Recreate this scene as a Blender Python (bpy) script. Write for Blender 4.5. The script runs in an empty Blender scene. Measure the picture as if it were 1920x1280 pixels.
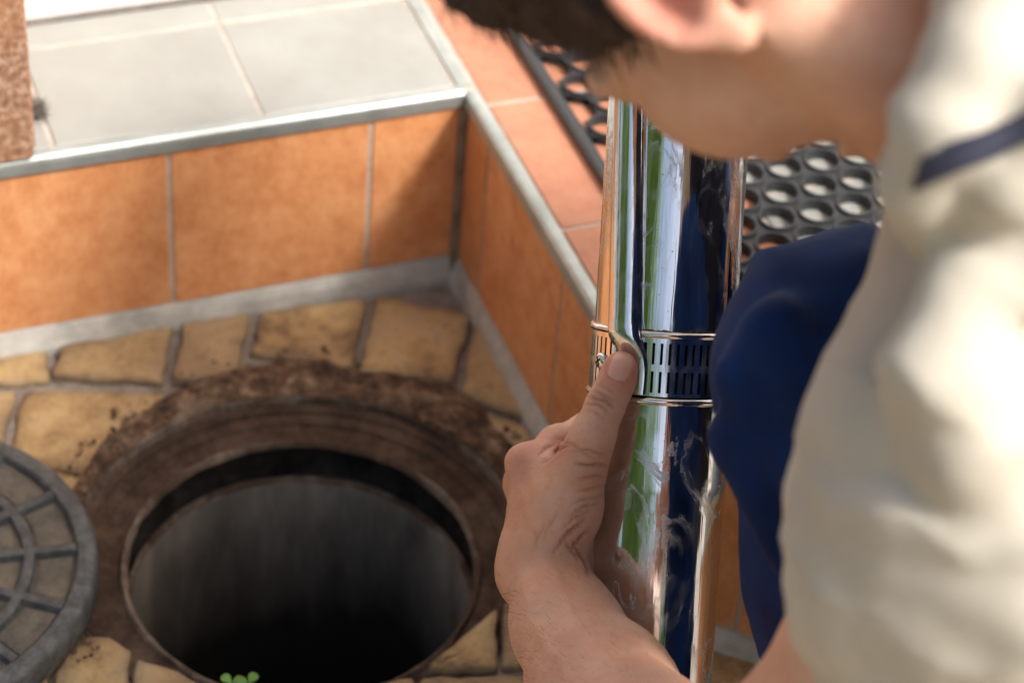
import bpy, bmesh, math, random
import numpy as np
from mathutils import Vector, Matrix, noise
from mathutils.bvhtree import BVHTree

random.seed(7); np.random.seed(7)
S = bpy.context.scene
COL = S.collection

# ------------------------------------------------------------------ camera
PITCH, ROLL, CAMH = 0.7121369, 0.0912726, 1.1895349
FPX = 85 / 36 * 1920
Fv = Vector((0, math.cos(PITCH), -math.sin(PITCH)))
_R0 = Vector((1, 0, 0)); _U0 = _R0.cross(Fv)
Rv = math.cos(ROLL) * _R0 + math.sin(ROLL) * _U0
Uv = -math.sin(ROLL) * _R0 + math.cos(ROLL) * _U0
CAM = Vector((0, 0, CAMH))
cd = bpy.data.cameras.new('camera'); cam = bpy.data.objects.new('camera', cd); COL.objects.link(cam)
cd.lens = 85; cd.sensor_width = 36; cd.clip_start = 0.05; cd.clip_end = 500
cd.dof.use_dof = True; cd.dof.focus_distance = 1.335; cd.dof.aperture_fstop = 5.8; cd.dof.aperture_blades = 9
cam.matrix_world = Matrix(((Rv.x, Uv.x, -Fv.x, CAM.x), (Rv.y, Uv.y, -Fv.y, CAM.y), (Rv.z, Uv.z, -Fv.z, CAM.z), (0, 0, 0, 1)))
S.camera = cam

# ------------------------------------------------------------------ sky, sun, exposure
SUN_TO = Vector((0.78, -0.40, 1.0)).normalized()      # towards the sun
w = bpy.data.worlds.new('World'); S.world = w; w.use_nodes = True
nt = w.node_tree; bg = nt.nodes['Background']
sk = nt.nodes.new('ShaderNodeTexSky'); sk.sky_type = 'NISHITA'; sk.sun_disc = False
sk.sun_elevation = math.asin(SUN_TO.z); sk.sun_rotation = math.atan2(SUN_TO.x, SUN_TO.y)
sk.dust_density = 6.0; sk.air_density = 1.0; sk.ozone_density = 0.6
nt.links.new(sk.outputs[0], bg.inputs[0]); bg.inputs[1].default_value = 0.15
sl = bpy.data.lights.new('sun', 'SUN'); sl.energy = 2.45; sl.angle = math.radians(10); sl.color = (1, 0.975, 0.94)
so = bpy.data.objects.new('sun', sl); COL.objects.link(so)
so.rotation_euler = SUN_TO.to_track_quat('Z', 'Y').to_euler(); so.location = (3, -1, 4)
S.view_settings.view_transform = 'Standard'; S.view_settings.look = 'None'
S.view_settings.exposure = 0.70; S.view_settings.gamma = 1; S.view_settings.use_curve_mapping = False
S.render.engine = 'CYCLES'
S.cycles.use_denoising = True
S.cycles.max_bounces = 8

# ------------------------------------------------------------------ frames and helpers
C0 = Vector((-0.0492426, 1.4556895, 0))                    # inner corner of the step at ground level
Lv = Vector((-0.91692122, -0.39906826, 0))                 # along the left riser
Dv = Vector((0.39906826, -0.91692122, 0))                  # along the right riser, towards the viewer
def W(u, v, z=0.0): return C0 + Dv * u - Lv * v + Vector((0, 0, z))
def P(px, py, d): return CAM + Fv * d + Rv * ((px - 960) * d / FPX) + Uv * ((640 - py) * d / FPX)
def ray(px, py): return (Fv + Rv * ((px - 960) / FPX) + Uv * ((640 - py) / FPX))
def G(px, py, z=0.0):
    r = ray(px, py); return CAM + r * ((z - CAM.z) / r.z)
def UV(p):
    d = p - C0; return (d.dot(Dv), -d.dot(Lv))
STEPROT = math.atan2(Dv.y, Dv.x)
H = 0.17

def obj(name, me, mat=None, parent=None, smooth=False):
    if isinstance(me, bmesh.types.BMesh):
        m = bpy.data.meshes.new(name); me.to_mesh(m); me.free(); me = m
    o = bpy.data.objects.new(name, me); COL.objects.link(o)
    if mat is not None and len(me.materials) == 0: me.materials.append(mat)
    if smooth: me.shade_smooth(); me.set_sharp_from_angle(angle=math.radians(38))
    if parent is not None: o.parent = parent
    return o
def pyd(name, verts, faces, mat=None, parent=None, smooth=False):
    m = bpy.data.meshes.new(name); m.from_pydata([tuple(v) for v in verts], [], faces); m.update()
    bm = bmesh.new(); bm.from_mesh(m); bmesh.ops.recalc_face_normals(bm, faces=bm.faces); bm.to_mesh(m); bm.free()
    return obj(name, m, mat, parent, smooth)
def tag(o, label=None, cat=None, group=None, kind=None):
    if label: o['label'] = label
    if cat: o['category'] = cat
    if group: o['group'] = group
    if kind: o['kind'] = kind
    return o
def thing(name, label, cat, loc=(0, 0, 0), group=None):
    o = bpy.data.objects.new(name, None); COL.objects.link(o); o.empty_display_size = 0.05
    o.location = loc
    return tag(o, label, cat, group)
def keep(o, parent):                       # parent without moving
    o.parent = parent
    o.matrix_parent_inverse = Matrix.Translation(-Vector(parent.location))
    return o

def box_uv(name, u0, u1, v0, v1, z0, z1, mat, parent=None, bev=0.0008, jit=0.0):
    """bevelled block whose sides follow the step's axes"""
    bm = bmesh.new()
    bmesh.ops.create_cube(bm, size=1)
    du, dv, dz = u1 - u0, v1 - v0, z1 - z0
    for vt in bm.verts: vt.co = Vector((vt.co.x * du, vt.co.y * dv, vt.co.z * dz))
    if bev: bmesh.ops.bevel(bm, geom=bm.edges[:], offset=min(bev, du * .4, dv * .4, dz * .4), segments=1, affect='EDGES')
    o = obj(name, bm, mat)
    c = W((u0 + u1) / 2, (v0 + v1) / 2, (z0 + z1) / 2)
    o.location = c; o.rotation_euler = (random.uniform(-jit, jit), random.uniform(-jit, jit), STEPROT)
    if parent is not None: keep(o, parent)
    return o
def prism(name, pts, z0, z1, mat, parent=None, bev=0):
    bm = bmesh.new()
    lo = [bm.verts.new((p[0], p[1], z0)) for p in pts]; hi = [bm.verts.new((p[0], p[1], z1)) for p in pts]
    n = len(pts); bm.faces.new(hi); bm.faces.new(lo[::-1])
    for i in range(n): bm.faces.new((lo[i], lo[(i + 1) % n], hi[(i + 1) % n], hi[i]))
    bmesh.ops.recalc_face_normals(bm, faces=bm.faces[:])
    if bev: bmesh.ops.bevel(bm, geom=bm.edges[:], offset=bev, segments=1, affect='EDGES')
    o = obj(name, bm, mat)
    if parent is not None: keep(o, parent)
    return o
def lathe(prof, n, jitter=None, closed=False):
    """list of (r,z) -> verts, faces about the local z axis"""
    vs, fs = [], []
    m = len(prof)
    for j in range(n):
        a = 2 * math.pi * j / n
        for i, (r, z) in enumerate(prof):
            if jitter: r, z = jitter(i, a, r, z)
            vs.append((r * math.cos(a), r * math.sin(a), z))
    for j in range(n):
        k = (j + 1) % n
        for i in range(m - 1 if not closed else m):
            i2 = (i + 1) % m
            fs.append((j * m + i, k * m + i, k * m + i2, j * m + i2))
    return vs, fs

# ------------------------------------------------------------------ materials
def mat(name):
    m = bpy.data.materials.new(name); m.use_nodes = True
    n = m.node_tree; b = n.nodes['Principled BSDF']
    return m, n, b
def N(n, t, **kw):
    x = n.nodes.new(t)
    for k, v in kw.items():
        if k in x.inputs: x.inputs[k].default_value = v
        else: setattr(x, k, v)
    return x
def ramp(n, fac, stops):
    r = n.nodes.new('ShaderNodeValToRGB'); e = r.color_ramp.elements
    while len(e) < len(stops): e.new(0.5)
    for el, (p, c) in zip(e, stops): el.position = p; el.color = (*c, 1) if len(c) == 3 else c
    n.links.new(fac, r.inputs[0]); return r.outputs[0]
def mix(n, f, a, b, mode='MIX'):
    x = n.nodes.new('ShaderNodeMix'); x.data_type = 'RGBA'; x.blend_type = mode
    for s, i in ((f, 0), (a, 6), (b, 7)):
        if isinstance(s, (int, float)): x.inputs[i].default_value = s
        elif isinstance(s, tuple): x.inputs[i].default_value = (*s, 1)
        else: n.links.new(s, x.inputs[i])
    return x.outputs[2]
def tex(n, scale, detail=6, rough=0.6, coord='Object', vec=None, dist=0.0, stretch=None):
    t = n.nodes.new('ShaderNodeTexNoise'); t.inputs['Scale'].default_value = scale
    t.inputs['Detail'].default_value = detail; t.inputs['Roughness'].default_value = rough; t.inputs['Distortion'].default_value = dist
    if coord.startswith('attr:'):
        at = n.nodes.new('ShaderNodeAttribute'); at.attribute_name = coord[5:]; src = at.outputs['Vector']
    else:
        tc = n.nodes.new('ShaderNodeTexCoord'); src = tc.outputs[coord]
    oi = n.nodes.new('ShaderNodeObjectInfo')
    ad = n.nodes.new('ShaderNodeVectorMath'); ad.operation = 'ADD'
    mu = n.nodes.new('ShaderNodeMath'); mu.operation = 'MULTIPLY'; mu.inputs[1].default_value = 7.3
    n.links.new(oi.outputs['Random'], mu.inputs[0]); n.links.new(src, ad.inputs[0]); n.links.new(mu.outputs[0], ad.inputs[1])
    v = ad.outputs[0]
    if stretch:
        mp = n.nodes.new('ShaderNodeMapping'); mp.inputs['Scale'].default_value = stretch
        n.links.new(v, mp.inputs[0]); v = mp.outputs[0]
    n.links.new(v, t.inputs['Vector'])
    return t.outputs['Fac']
def bump(n, b, h, strength=0.3, dist=0.001):
    x = n.nodes.new('ShaderNodeBump'); x.inputs['Strength'].default_value = strength; x.inputs['Distance'].default_value = dist
    n.links.new(h, x.inputs['Height']); n.links.new(x.outputs[0], b.inputs['Normal']); return x
def rnd_tint(n, col, lo=0.85, hi=1.12):
    oi = n.nodes.new('ShaderNodeObjectInfo'); mr = n.nodes.new('ShaderNodeMapRange')
    mr.inputs['To Min'].default_value = lo; mr.inputs['To Max'].default_value = hi
    n.links.new(oi.outputs['Random'], mr.inputs['Value'])
    return mix(n, 1.0, col, mr.outputs[0], 'MULTIPLY')

def m_terracotta(name, c0, c1, c2, rough=0.5, spec=0.35):
    m, n, b = mat(name)
    f = tex(n, 34, 12, .78); g = tex(n, 220, 3, .6); s = tex(n, 110, 6, .75, stretch=(1, 1, .5))
    c = ramp(n, f, [(0.38, c0), (0.5, c1), (0.63, c2)])
    c = mix(n, 0.35, c, ramp(n, s, [(0.35, c0), (0.65, c2)]))
    sp = ramp(n, g, [(0.66, (0, 0, 0)), (0.78, (.6, .6, .6))])
    c = mix(n, sp, c, (min(1, c2[0] * 1.15), c2[1] * 1.35, c2[2] * 1.6))
    dk = ramp(n, tex(n, 45, 6, .75), [(0.70, (0, 0, 0)), (0.80, (.7, .7, .7))])
    c = mix(n, dk, c, (c0[0] * .35, c0[1] * .35, c0[2] * .4))
    c = rnd_tint(n, c, .9, 1.1)
    n.links.new(c, b.inputs['Base Color']); b.inputs['Roughness'].default_value = rough
    b.inputs['Specular IOR Level'].default_value = spec
    bump(n, b, g, .12, .0006)
    return m
M_RISER = m_terracotta('terracotta_riser', (0.55, 0.205, 0.075), (0.70, 0.305, 0.125), (0.78, 0.40, 0.195))
M_LEDGE = m_terracotta('terracotta_ledge', (0.41, 0.165, 0.095), (0.47, 0.205, 0.125), (0.52, 0.25, 0.158))
def m_white_tile():
    m, n, b = mat('pale_tile')
    f = tex(n, 14, 8, .65); g = tex(n, 40, 5, .6)
    c = ramp(n, f, [(0.3, (.295, .295, .275)), (0.55, (.335, .342, .322)), (0.75, (.365, .375, .355))])
    c = mix(n, ramp(n, g, [(0.6, (0, 0, 0)), (.72, (.35, .35, .35))]), c, (.39, .36, .33))
    n.links.new(rnd_tint(n, c, .96, 1.03), b.inputs['Base Color']); b.inputs['Roughness'].default_value = .42
    bump(n, b, g, .05, .0005); return m
M_WTILE = m_white_tile()
def m_simple(name, col, rough=.8, var=.2, scale=60, bmp=.3, bd=.001, metallic=0.0, col2=None):
    m, n, b = mat(name)
    f = tex(n, scale, 7, .7)
    c2 = col2 or tuple(x * (1 - var) for x in col); c1 = tuple(min(1, x * (1 + var)) for x in col)
    n.links.new(ramp(n, f, [(0.3, c2), (0.7, c1)]), b.inputs['Base Color'])
    b.inputs['Roughness'].default_value = rough; b.inputs['Metallic'].default_value = metallic
    if bmp: bump(n, b, f, bmp, bd)
    return m
M_GROUT = m_simple('tile_grout', (.47, .41, .355), .9, .3, 60)
M_CORNER = m_simple('corner_grout', (.30, .21, .15), .9, .5, 50)
M_DARKGROUT = m_simple('dirty_grout', (.17, .155, .145), .9, .4, 60)
M_BASEGROUT = m_simple('base_bead', (.47, .46, .42), .8, .3, 40, .3, .002)
M_TRIM = m_simple('aluminium_trim', (.41, .45, .44), .38, .22, 30, .06, .0005, .55)
M_WALL = m_simple('white_plaster', (.82, .81, .79), .75, .03, 30, .05)
M_MORTAR = m_simple('mortar', (.27, .235, .20), .95, .45, 55, .8, .004)
def m_pillar():
    m, n, b = mat('speckled_stone_tile')
    f = tex(n, 160, 4, .7); g = tex(n, 20, 6, .7, stretch=(1, 1, .4))
    c = ramp(n, f, [(.33, (.16, .075, .04)), (.5, (.34, .19, .12)), (.66, (.55, .40, .30))])
    c = mix(n, ramp(n, g, [(.4, (0, 0, 0)), (.65, (.6, .6, .6))]), c, (.42, .20, .09))
    n.links.new(c, b.inputs['Base Color']); b.inputs['Roughness'].default_value = .6; bump(n, b, f, .3, .001); return m
M_PILLAR = m_pillar()
def m_sett():
    m, n, b = mat('yellow_sett')
    f = tex(n, 22, 8, .7); g = tex(n, 120, 5, .75); h = tex(n, 9, 3, .6)
    c = ramp(n, f, [(.33, (.20, .125, .07)), (.43, (.43, .285, .135)), (.55, (.58, .41, .20)), (.68, (.52, .41, .28))])
    oi = n.nodes.new('ShaderNodeObjectInfo')
    c = mix(n, ramp(n, oi.outputs['Random'], [(.55, (0, 0, 0)), (1, (.55, .55, .55))]), c, (.36, .26, .17))
    c = mix(n, ramp(n, g, [(.56, (0, 0, 0)), (.74, (.8, .8, .8))]), c, (.16, .105, .06))
    c = mix(n, ramp(n, h, [(.5, (0, 0, 0)), (.7, (.5, .5, .5))]), c, (.30, .20, .12))
    # dirt that gathers along the edges, painted per vertex when the stone is built
    at = n.nodes.new('ShaderNodeAttribute'); at.attribute_name = 'grime'
    mm = n.nodes.new('ShaderNodeMath'); mm.operation = 'MULTIPLY'; n.links.new(at.outputs['Fac'], mm.inputs[0]); n.links.new(g, mm.inputs[1])
    m2 = n.nodes.new('ShaderNodeMath'); m2.operation = 'MULTIPLY'; m2.use_clamp = True; m2.inputs[1].default_value = 1.5; n.links.new(mm.outputs[0], m2.inputs[0])
    c = mix(n, m2.outputs[0], c, (.15, .11, .08))
    n.links.new(c, b.inputs['Base Color']); b.inputs['Roughness'].default_value = .75
    b.inputs['Specular IOR Level'].default_value = .3
    bump(n, b, g, .75, .0042); return m
M_SETT = m_sett()
def m_dirt(name, stops, scale=70):
    m, n, b = mat(name)
    f = tex(n, scale, 10, .75); g = tex(n, 25, 5, .7)
    c = ramp(n, f, stops)
    c = mix(n, ramp(n, g, [(.5, (0, 0, 0)), (.75, (.6, .6, .6))]), c, stops[-1][1])
    n.links.new(c, b.inputs['Base Color']); b.inputs['Roughness'].default_value = .9; bump(n, b, f, .9, .005); return m
M_SOIL = m_dirt('dirt_collar', [(.36, (.022, .013, .008)), (.47, (.085, .048, .027)), (.56, (.18, .11, .066)), (.66, (.40, .30, .21))])
M_RUST = m_dirt('rusty_frame', [(.28, (.022, .012, .008)), (.48, (.058, .032, .019)), (.64, (.105, .06, .037)), (.80, (.24, .17, .12))], 65)
def m_lip():
    m, n, b = mat('worn_lip')
    f = tex(n, 80, 10, .75); g = tex(n, 18, 5, .65)
    c = ramp(n, f, [(.3, (.09, .065, .05)), (.5, (.19, .145, .11)), (.72, (.33, .27, .22))])
    c = mix(n, ramp(n, g, [(.44, (0, 0, 0)), (.56, (1, 1, 1))]), ramp(n, f, [(.3, (.035, .02, .012)), (.7, (.12, .075, .048))]), c)
    n.links.new(c, b.inputs['Base Color']); b.inputs['Roughness'].default_value = .9; bump(n, b, f, .9, .004); return m
M_LIP = m_lip()
M_PALE = m_dirt('worn_lip', [(.3, (.13, .10, .08)), (.5, (.28, .225, .175)), (.72, (.42, .36, .30))], 80)
M_BLACK = m_simple('near_black', (.022, .020, .018), .9, .95, 30, .6, .003); M_BLACK.node_tree.nodes['Principled BSDF'].inputs['Specular IOR Level'].default_value = .1  # near-black base colour, strongly mottled
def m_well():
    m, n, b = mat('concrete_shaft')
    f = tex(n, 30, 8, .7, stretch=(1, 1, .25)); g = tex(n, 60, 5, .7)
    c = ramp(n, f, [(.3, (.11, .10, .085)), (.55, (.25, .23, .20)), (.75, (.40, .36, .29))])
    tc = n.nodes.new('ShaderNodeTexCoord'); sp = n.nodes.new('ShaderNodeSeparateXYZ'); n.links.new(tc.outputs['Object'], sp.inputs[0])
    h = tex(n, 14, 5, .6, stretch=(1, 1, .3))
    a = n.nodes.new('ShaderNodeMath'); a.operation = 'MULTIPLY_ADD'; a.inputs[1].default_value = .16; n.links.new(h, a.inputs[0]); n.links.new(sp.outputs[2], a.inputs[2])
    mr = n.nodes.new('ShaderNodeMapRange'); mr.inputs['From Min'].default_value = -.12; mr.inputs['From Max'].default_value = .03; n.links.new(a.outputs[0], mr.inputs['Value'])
    c = mix(n, mr.outputs[0], (.013, .012, .011), c)  # wall colour darkens with depth, standing in for light falloff down the shaft
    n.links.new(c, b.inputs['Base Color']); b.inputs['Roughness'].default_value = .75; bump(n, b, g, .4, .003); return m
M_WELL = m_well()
def m_iron():
    m, n, b = mat('cast_iron_dusty')
    f = tex(n, 90, 8, .75); g = tex(n, 320, 3, .6)
    c = ramp(n, f, [(.3, (.035, .039, .041)), (.48, (.078, .085, .088)), (.64, (.14, .148, .15)), (.8, (.22, .20, .165))])
    n.links.new(c, b.inputs['Base Color']); b.inputs['Roughness'].default_value = .6; b.inputs['Metallic'].default_value = .15
    bump(n, b, g, .8, .0012); return m
M_IRON = m_iron()
M_DUST = m_dirt('dusty_panel', [(.28, (.065, .062, .054)), (.46, (.15, .136, .11)), (.62, (.22, .19, .145)), (.78, (.31, .25, .17))], 75)
M_RUBBER = m_simple('black_rubber', (.028, .031, .035), .42, .25, 200, .12, .0004)

def m_steel(name, rough=.07, dirt=1.0, tint=(.73, .73, .72)):
    m, n, b = mat(name)
    b.inputs['Metallic'].default_value = 1
    pc = 'attr:along_pipe'
    f = tex(n, 24, 9, .62, pc, dist=1.6, stretch=(1, 1, .5)); g = tex(n, 420, 2, .5, pc); s = tex(n, 70, 3, .55, pc, stretch=(3, 3, .10))
    f2 = tex(n, 55, 7, .65, pc, dist=1.2, stretch=(1, 1, .5)); mk = ramp(n, tex(n, 20, 4, .6, pc), [(.44, (0, 0, 0)), (.62, (1, 1, 1))])
    w1 = ramp(n, f, [(.47, (0, 0, 0)), (.497, (.8, .8, .8)), (.503, (.8, .8, .8)), (.56, (0, 0, 0))])
    w2 = ramp(n, f2, [(.58, (0, 0, 0)), (.75, (.55, .55, .55))])
    sm = mix(n, 1.0, mix(n, 1.0, w1, w2, 'ADD'), mk, 'MULTIPLY')
    sp = ramp(n, g, [(.70, (0, 0, 0)), (.76, (1, 1, 1))])
    d1 = n.nodes.new('ShaderNodeMath'); d1.operation = 'MULTIPLY'; d1.inputs[1].default_value = .42 * dirt
    n.links.new(sm, d1.inputs[0])
    rr = n.nodes.new('ShaderNodeMath'); rr.operation = 'MULTIPLY_ADD'; rr.inputs[1].default_value = .42 * dirt; rr.inputs[2].default_value = rough
    n.links.new(sm, rr.inputs[0]); n.links.new(rr.outputs[0], b.inputs['Roughness'])
    c = mix(n, d1.outputs[0], tint, (.50, .48, .45)); c = mix(n, mix(n, .6 * dirt, (0, 0, 0), sp), c, (.18, .16, .14))
    n.links.new(c, b.inputs['Base Color'])
    ms = n.nodes.new('ShaderNodeMath'); ms.operation = 'MULTIPLY_ADD'; ms.inputs[1].default_value = -.35 * dirt; ms.inputs[2].default_value = 1
    n.links.new(sm, ms.inputs[0]); n.links.new(ms.outputs[0], b.inputs['Metallic'])
    bump(n, b, s, .30, .0006); return m
M_STEEL = m_steel('polished_stainless'); M_STEEL2 = m_steel('stainless_trim', .10, .5)

def m_skin(name, base, red, pale):
    m, n, b = mat(name)
    f = tex(n, 30, 6, .6); g = tex(n, 260, 4, .7); v = tex(n, 95, 5, .7)
    c = ramp(n, f, [(.3, red), (.5, base), (.7, pale)])
    c = mix(n, ramp(n, v, [(.50, (0, 0, 0)), (.74, (.75, .75, .75))]), c, red)
    at = n.nodes.new('ShaderNodeAttribute'); at.attribute_name = 'flush'
    c = mix(n, at.outputs['Fac'], c, (.60, .225, .165))
    a2 = n.nodes.new('ShaderNodeAttribute'); a2.attribute_name = 'crease'
    c = mix(n, a2.outputs['Fac'], c, (.27, .095, .055))
    n.links.new(c, b.inputs['Base Color']); b.inputs['Roughness'].default_value = .48
    b.inputs['Subsurface Weight'].default_value = .12; b.inputs['Subsurface Radius'].default_value = (.006, .0025, .0012)
    b.inputs['Subsurface Scale'].default_value = .5; b.inputs['Specular IOR Level'].default_value = .35
    vo = n.nodes.new('ShaderNodeTexVoronoi'); vo.inputs['Scale'].default_value = 700; vo.feature = 'DISTANCE_TO_EDGE'
    tc = n.nodes.new('ShaderNodeTexCoord'); n.links.new(tc.outputs['Object'], vo.inputs['Vector'])
    mx = n.nodes.new('ShaderNodeMath'); mx.operation = 'MULTIPLY_ADD'; mx.inputs[1].default_value = .5
    n.links.new(vo.outputs['Distance'], mx.inputs[0]); n.links.new(g, mx.inputs[2])
    bump(n, b, mx.outputs[0], .6, .0009); return m
M_SKIN = m_skin('skin', (.63, .36, .245), (.59, .29, .195), (.68, .43, .315))
def m_cloth(name, c0, c1, rough=.9, scale=18, weave=900, sheen=.1):
    m, n, b = mat(name)
    f = tex(n, scale, 5, .6); g = tex(n, weave, 2, .5)
    n.links.new(ramp(n, f, [(.35, c0), (.65, c1)]), b.inputs['Base Color']); b.inputs['Roughness'].default_value = rough
    b.inputs['Sheen Weight'].default_value = sheen; bump(n, b, g, .3, .0006); return m
M_CREAM = m_cloth('cream_cotton', (.45, .415, .345), (.505, .47, .395))
M_NAVY = m_cloth('navy_work_cloth', (.0022, .014, .07), (.0034, .029, .135), .8, sheen=0); M_NAVY.node_tree.nodes['Principled BSDF'].inputs['Specular IOR Level'].default_value = .2
M_BIB = m_cloth('darkened_navy_cloth', (.005, .007, .018), (.008, .011, .028), .9, sheen=0)  # darker copy of the navy cloth, keeps the body's reflection in the pipe dark
M_STRAP = m_cloth('dark_strap', (.012, .014, .03), (.02, .022, .045), .8)
M_HAIR = m_simple('dark_brown_hair', (.030, .0125, .0085), .65, .5, 300, .6, .002)
M_NAIL, _n, _b = mat('nail'); _b.inputs['Base Color'].default_value = (.71, .40, .315, 1); _b.inputs['Roughness'].default_value = .22
_b.inputs['Subsurface Weight'].default_value = .1; _b.inputs['Subsurface Scale'].default_value = .002
M_SHOE = m_simple('shoe_leather', (.05, .04, .03), .5, .3, 60)
def m_leaf(name, a, c):
    m, n, b = mat(name); f = tex(n, 1.3, 4, .6)
    n.links.new(ramp(n, f, [(.35, a), (.65, c)]), b.inputs['Base Color']); b.inputs['Roughness'].default_value = .5
    b.inputs['Subsurface Weight'].default_value = 0; return m
M_LEAF = m_leaf('leaf_green', (.13, .23, .045), (.24, .37, .095)); M_WEED = m_leaf('weed_green', (.09, .22, .03), (.14, .30, .05))
M_BARK = m_simple('bark', (.10, .07, .05), .9, .4, 20)
M_GRASS = m_simple('grass_ground', (.07, .12, .025), .95, .4, 3)

# ------------------------------------------------------------------ signed distance modelling
class Field:
    def __init__(s, lo, hi, h):
        s.lo = np.array(lo, np.float32); s.h = h
        s.n = np.maximum(2, np.ceil((np.array(hi) - np.array(lo)) / h).astype(int) + 1)
        s.a = np.full(tuple(s.n), 0.05, np.float32)
    def _sub(s, lo, hi, pad):
        i0 = np.clip(np.floor((np.array(lo) - pad - s.lo) / s.h).astype(int), 0, s.n)
        i1 = np.clip(np.ceil((np.array(hi) + pad - s.lo) / s.h).astype(int) + 1, 0, s.n)
        if np.any(i1 <= i0): return None
        ax = [s.lo[i] + s.h * np.arange(i0[i], i1[i], dtype=np.float32) for i in range(3)]
        return tuple(slice(i0[i], i1[i]) for i in range(3)), ax
    def _put(s, sl, d, k, sub):
        a = s.a[sl]
        if sub:
            hh = np.maximum(k - np.abs(a + d), 0) / k
            s.a[sl] = np.maximum(a, -d) + hh * hh * k * .25
        else:
            hh = np.maximum(k - np.abs(a - d), 0) / k
            s.a[sl] = np.minimum(a, d) - hh * hh * k * .25
    def cone(s, a, b, r1, r2, k=.004, flat=None, sub=False):
        """round cone from a to b; flat=(direction, factor) widens it along a direction"""
        a = np.array(a, np.float32); b = np.array(b, np.float32)
        m = max(r1, r2) * (flat[1] if flat and flat[1] > 1 else 1)
        q = s._sub(np.minimum(a, b) - m, np.maximum(a, b) + m, k + 2.5 * s.h + .004)
        if q is None: return
        sl, ax = q
        X = ax[0][:, None, None]; Y = ax[1][None, :, None]; Z = ax[2][None, None, :]
        ab = b - a; L2 = float(ab @ ab) + 1e-12
        px, py, pz = X - a[0], Y - a[1], Z - a[2]
        t = np.clip((px * ab[0] + py * ab[1] + pz * ab[2]) / L2, 0, 1)
        dx, dy, dz = px - t * ab[0], py - t * ab[1], pz - t * ab[2]
        if flat:
            f = np.array(flat[0], np.float32); f = f / np.linalg.norm(f); c = (dx * f[0] + dy * f[1] + dz * f[2]) * (1 - 1 / flat[1])
            dx, dy, dz = dx - c * f[0], dy - c * f[1], dz - c * f[2]
        s._put(sl, np.sqrt(dx * dx + dy * dy + dz * dz) - (r1 + (r2 - r1) * t), k, sub)
    def ell(s, c, axes, radii, k=.004, sub=False):
        """ellipsoid, axes = three unit vectors"""
        c = np.array(c, np.float32); m = max(radii)
        q = s._sub(c - m, c + m, k + 2.5 * s.h + .004)
        if q is None: return
        sl, ax = q
        X = ax[0][:, None, None] - c[0]; Y = ax[1][None, :, None] - c[1]; Z = ax[2][None, None, :] - c[2]
        k0 = 0; k1 = 0
        for A, r in zip(axes, radii):
            e = X * A[0] + Y * A[1] + Z * A[2]; k0 = k0 + (e / r) ** 2; k1 = k1 + (e / (r * r)) ** 2
        k0 = np.sqrt(k0); k1 = np.sqrt(k1) + 1e-9
        s._put(sl, (k0 * (k0 - 1) / k1).astype(np.float32), k, sub)
    def chain(s, pts, k=.004, flat=None):
        for (a, ra), (b, rb) in zip(pts[:-1], pts[1:]): s.cone(a, b, ra, rb, k, flat)
    def merge(s, other, k=.004):
        hh = np.maximum(k - np.abs(s.a - other.a), 0) / k
        s.a = np.minimum(s.a, other.a) - hh * hh * k * .25
    def mesh(s):
        """surface nets"""
        a = s.a; ins = a < 0
        n = np.array(a.shape)
        c = np.zeros(tuple(n - 1), np.int8)
        for i in (0, 1):
            for j in (0, 1):
                for k in (0, 1): c += ins[i:n[0] - 1 + i, j:n[1] - 1 + j, k:n[2] - 1 + k]
        idx = np.argwhere((c > 0) & (c < 8))
        lut = np.full(tuple(n - 1), -1, np.int32); lut[tuple(idx.T)] = np.arange(len(idx))
        acc = np.zeros((len(idx), 3)); cnt = np.zeros(len(idx))
        cor = [(i, j, k) for i in (0, 1) for j in (0, 1) for k in (0, 1)]
        val = {q: a[idx[:, 0] + q[0], idx[:, 1] + q[1], idx[:, 2] + q[2]] for q in cor}
        for p in cor:
            for d in range(3):
                if p[d]: continue
                q = list(p); q[d] = 1; q = tuple(q)
                v0, v1 = val[p], val[q]; m = (v0 < 0) != (v1 < 0)
                t = np.where(m, v0 / np.where(m, v0 - v1, 1), 0)
                pt = np.tile(np.array(p, float), (len(idx), 1)); pt[:, d] += t
                acc[m] += pt[m]; cnt[m] += 1
        V = s.lo + s.h * (idx + acc / cnt[:, None])
        F = []
        for d in range(3):
            e1, e2 = [(1, 2), (2, 0), (0, 1)][d]
            sl0 = [slice(None)] * 3; sl1 = [slice(None)] * 3; sl0[d] = slice(0, -1); sl1[d] = slice(1, None)
            A, B = ins[tuple(sl0)], ins[tuple(sl1)]
            ed = np.argwhere(A != B)
            ed = ed[(ed[:, e1] > 0) & (ed[:, e2] > 0) & (ed[:, e1] < n[e1] - 1) & (ed[:, e2] < n[e2] - 1)]
            fl = A[tuple(ed.T)]
            qs = []
            for o1, o2 in ((-1, -1), (0, -1), (0, 0), (-1, 0)):
                z = ed.copy(); z[:, e1] += o1; z[:, e2] += o2; qs.append(lut[tuple(z.T)])
            q = np.stack(qs, 1); q[~fl] = q[~fl][:, ::-1]
            F.append(q)
        return V, np.concatenate(F)
def np_mesh(name, V, F):
    m = bpy.data.meshes.new(name)
    m.vertices.add(len(V)); m.vertices.foreach_set('co', np.asarray(V, np.float32).ravel())
    m.loops.add(F.size); m.loops.foreach_set('vertex_index', F.astype(np.int32).ravel())
    m.polygons.add(len(F)); m.polygons.foreach_set('loop_start', np.arange(0, F.size, 4, dtype=np.int32))
    m.update(calc_edges=True); m.validate(); m.shade_smooth()
    return m
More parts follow.
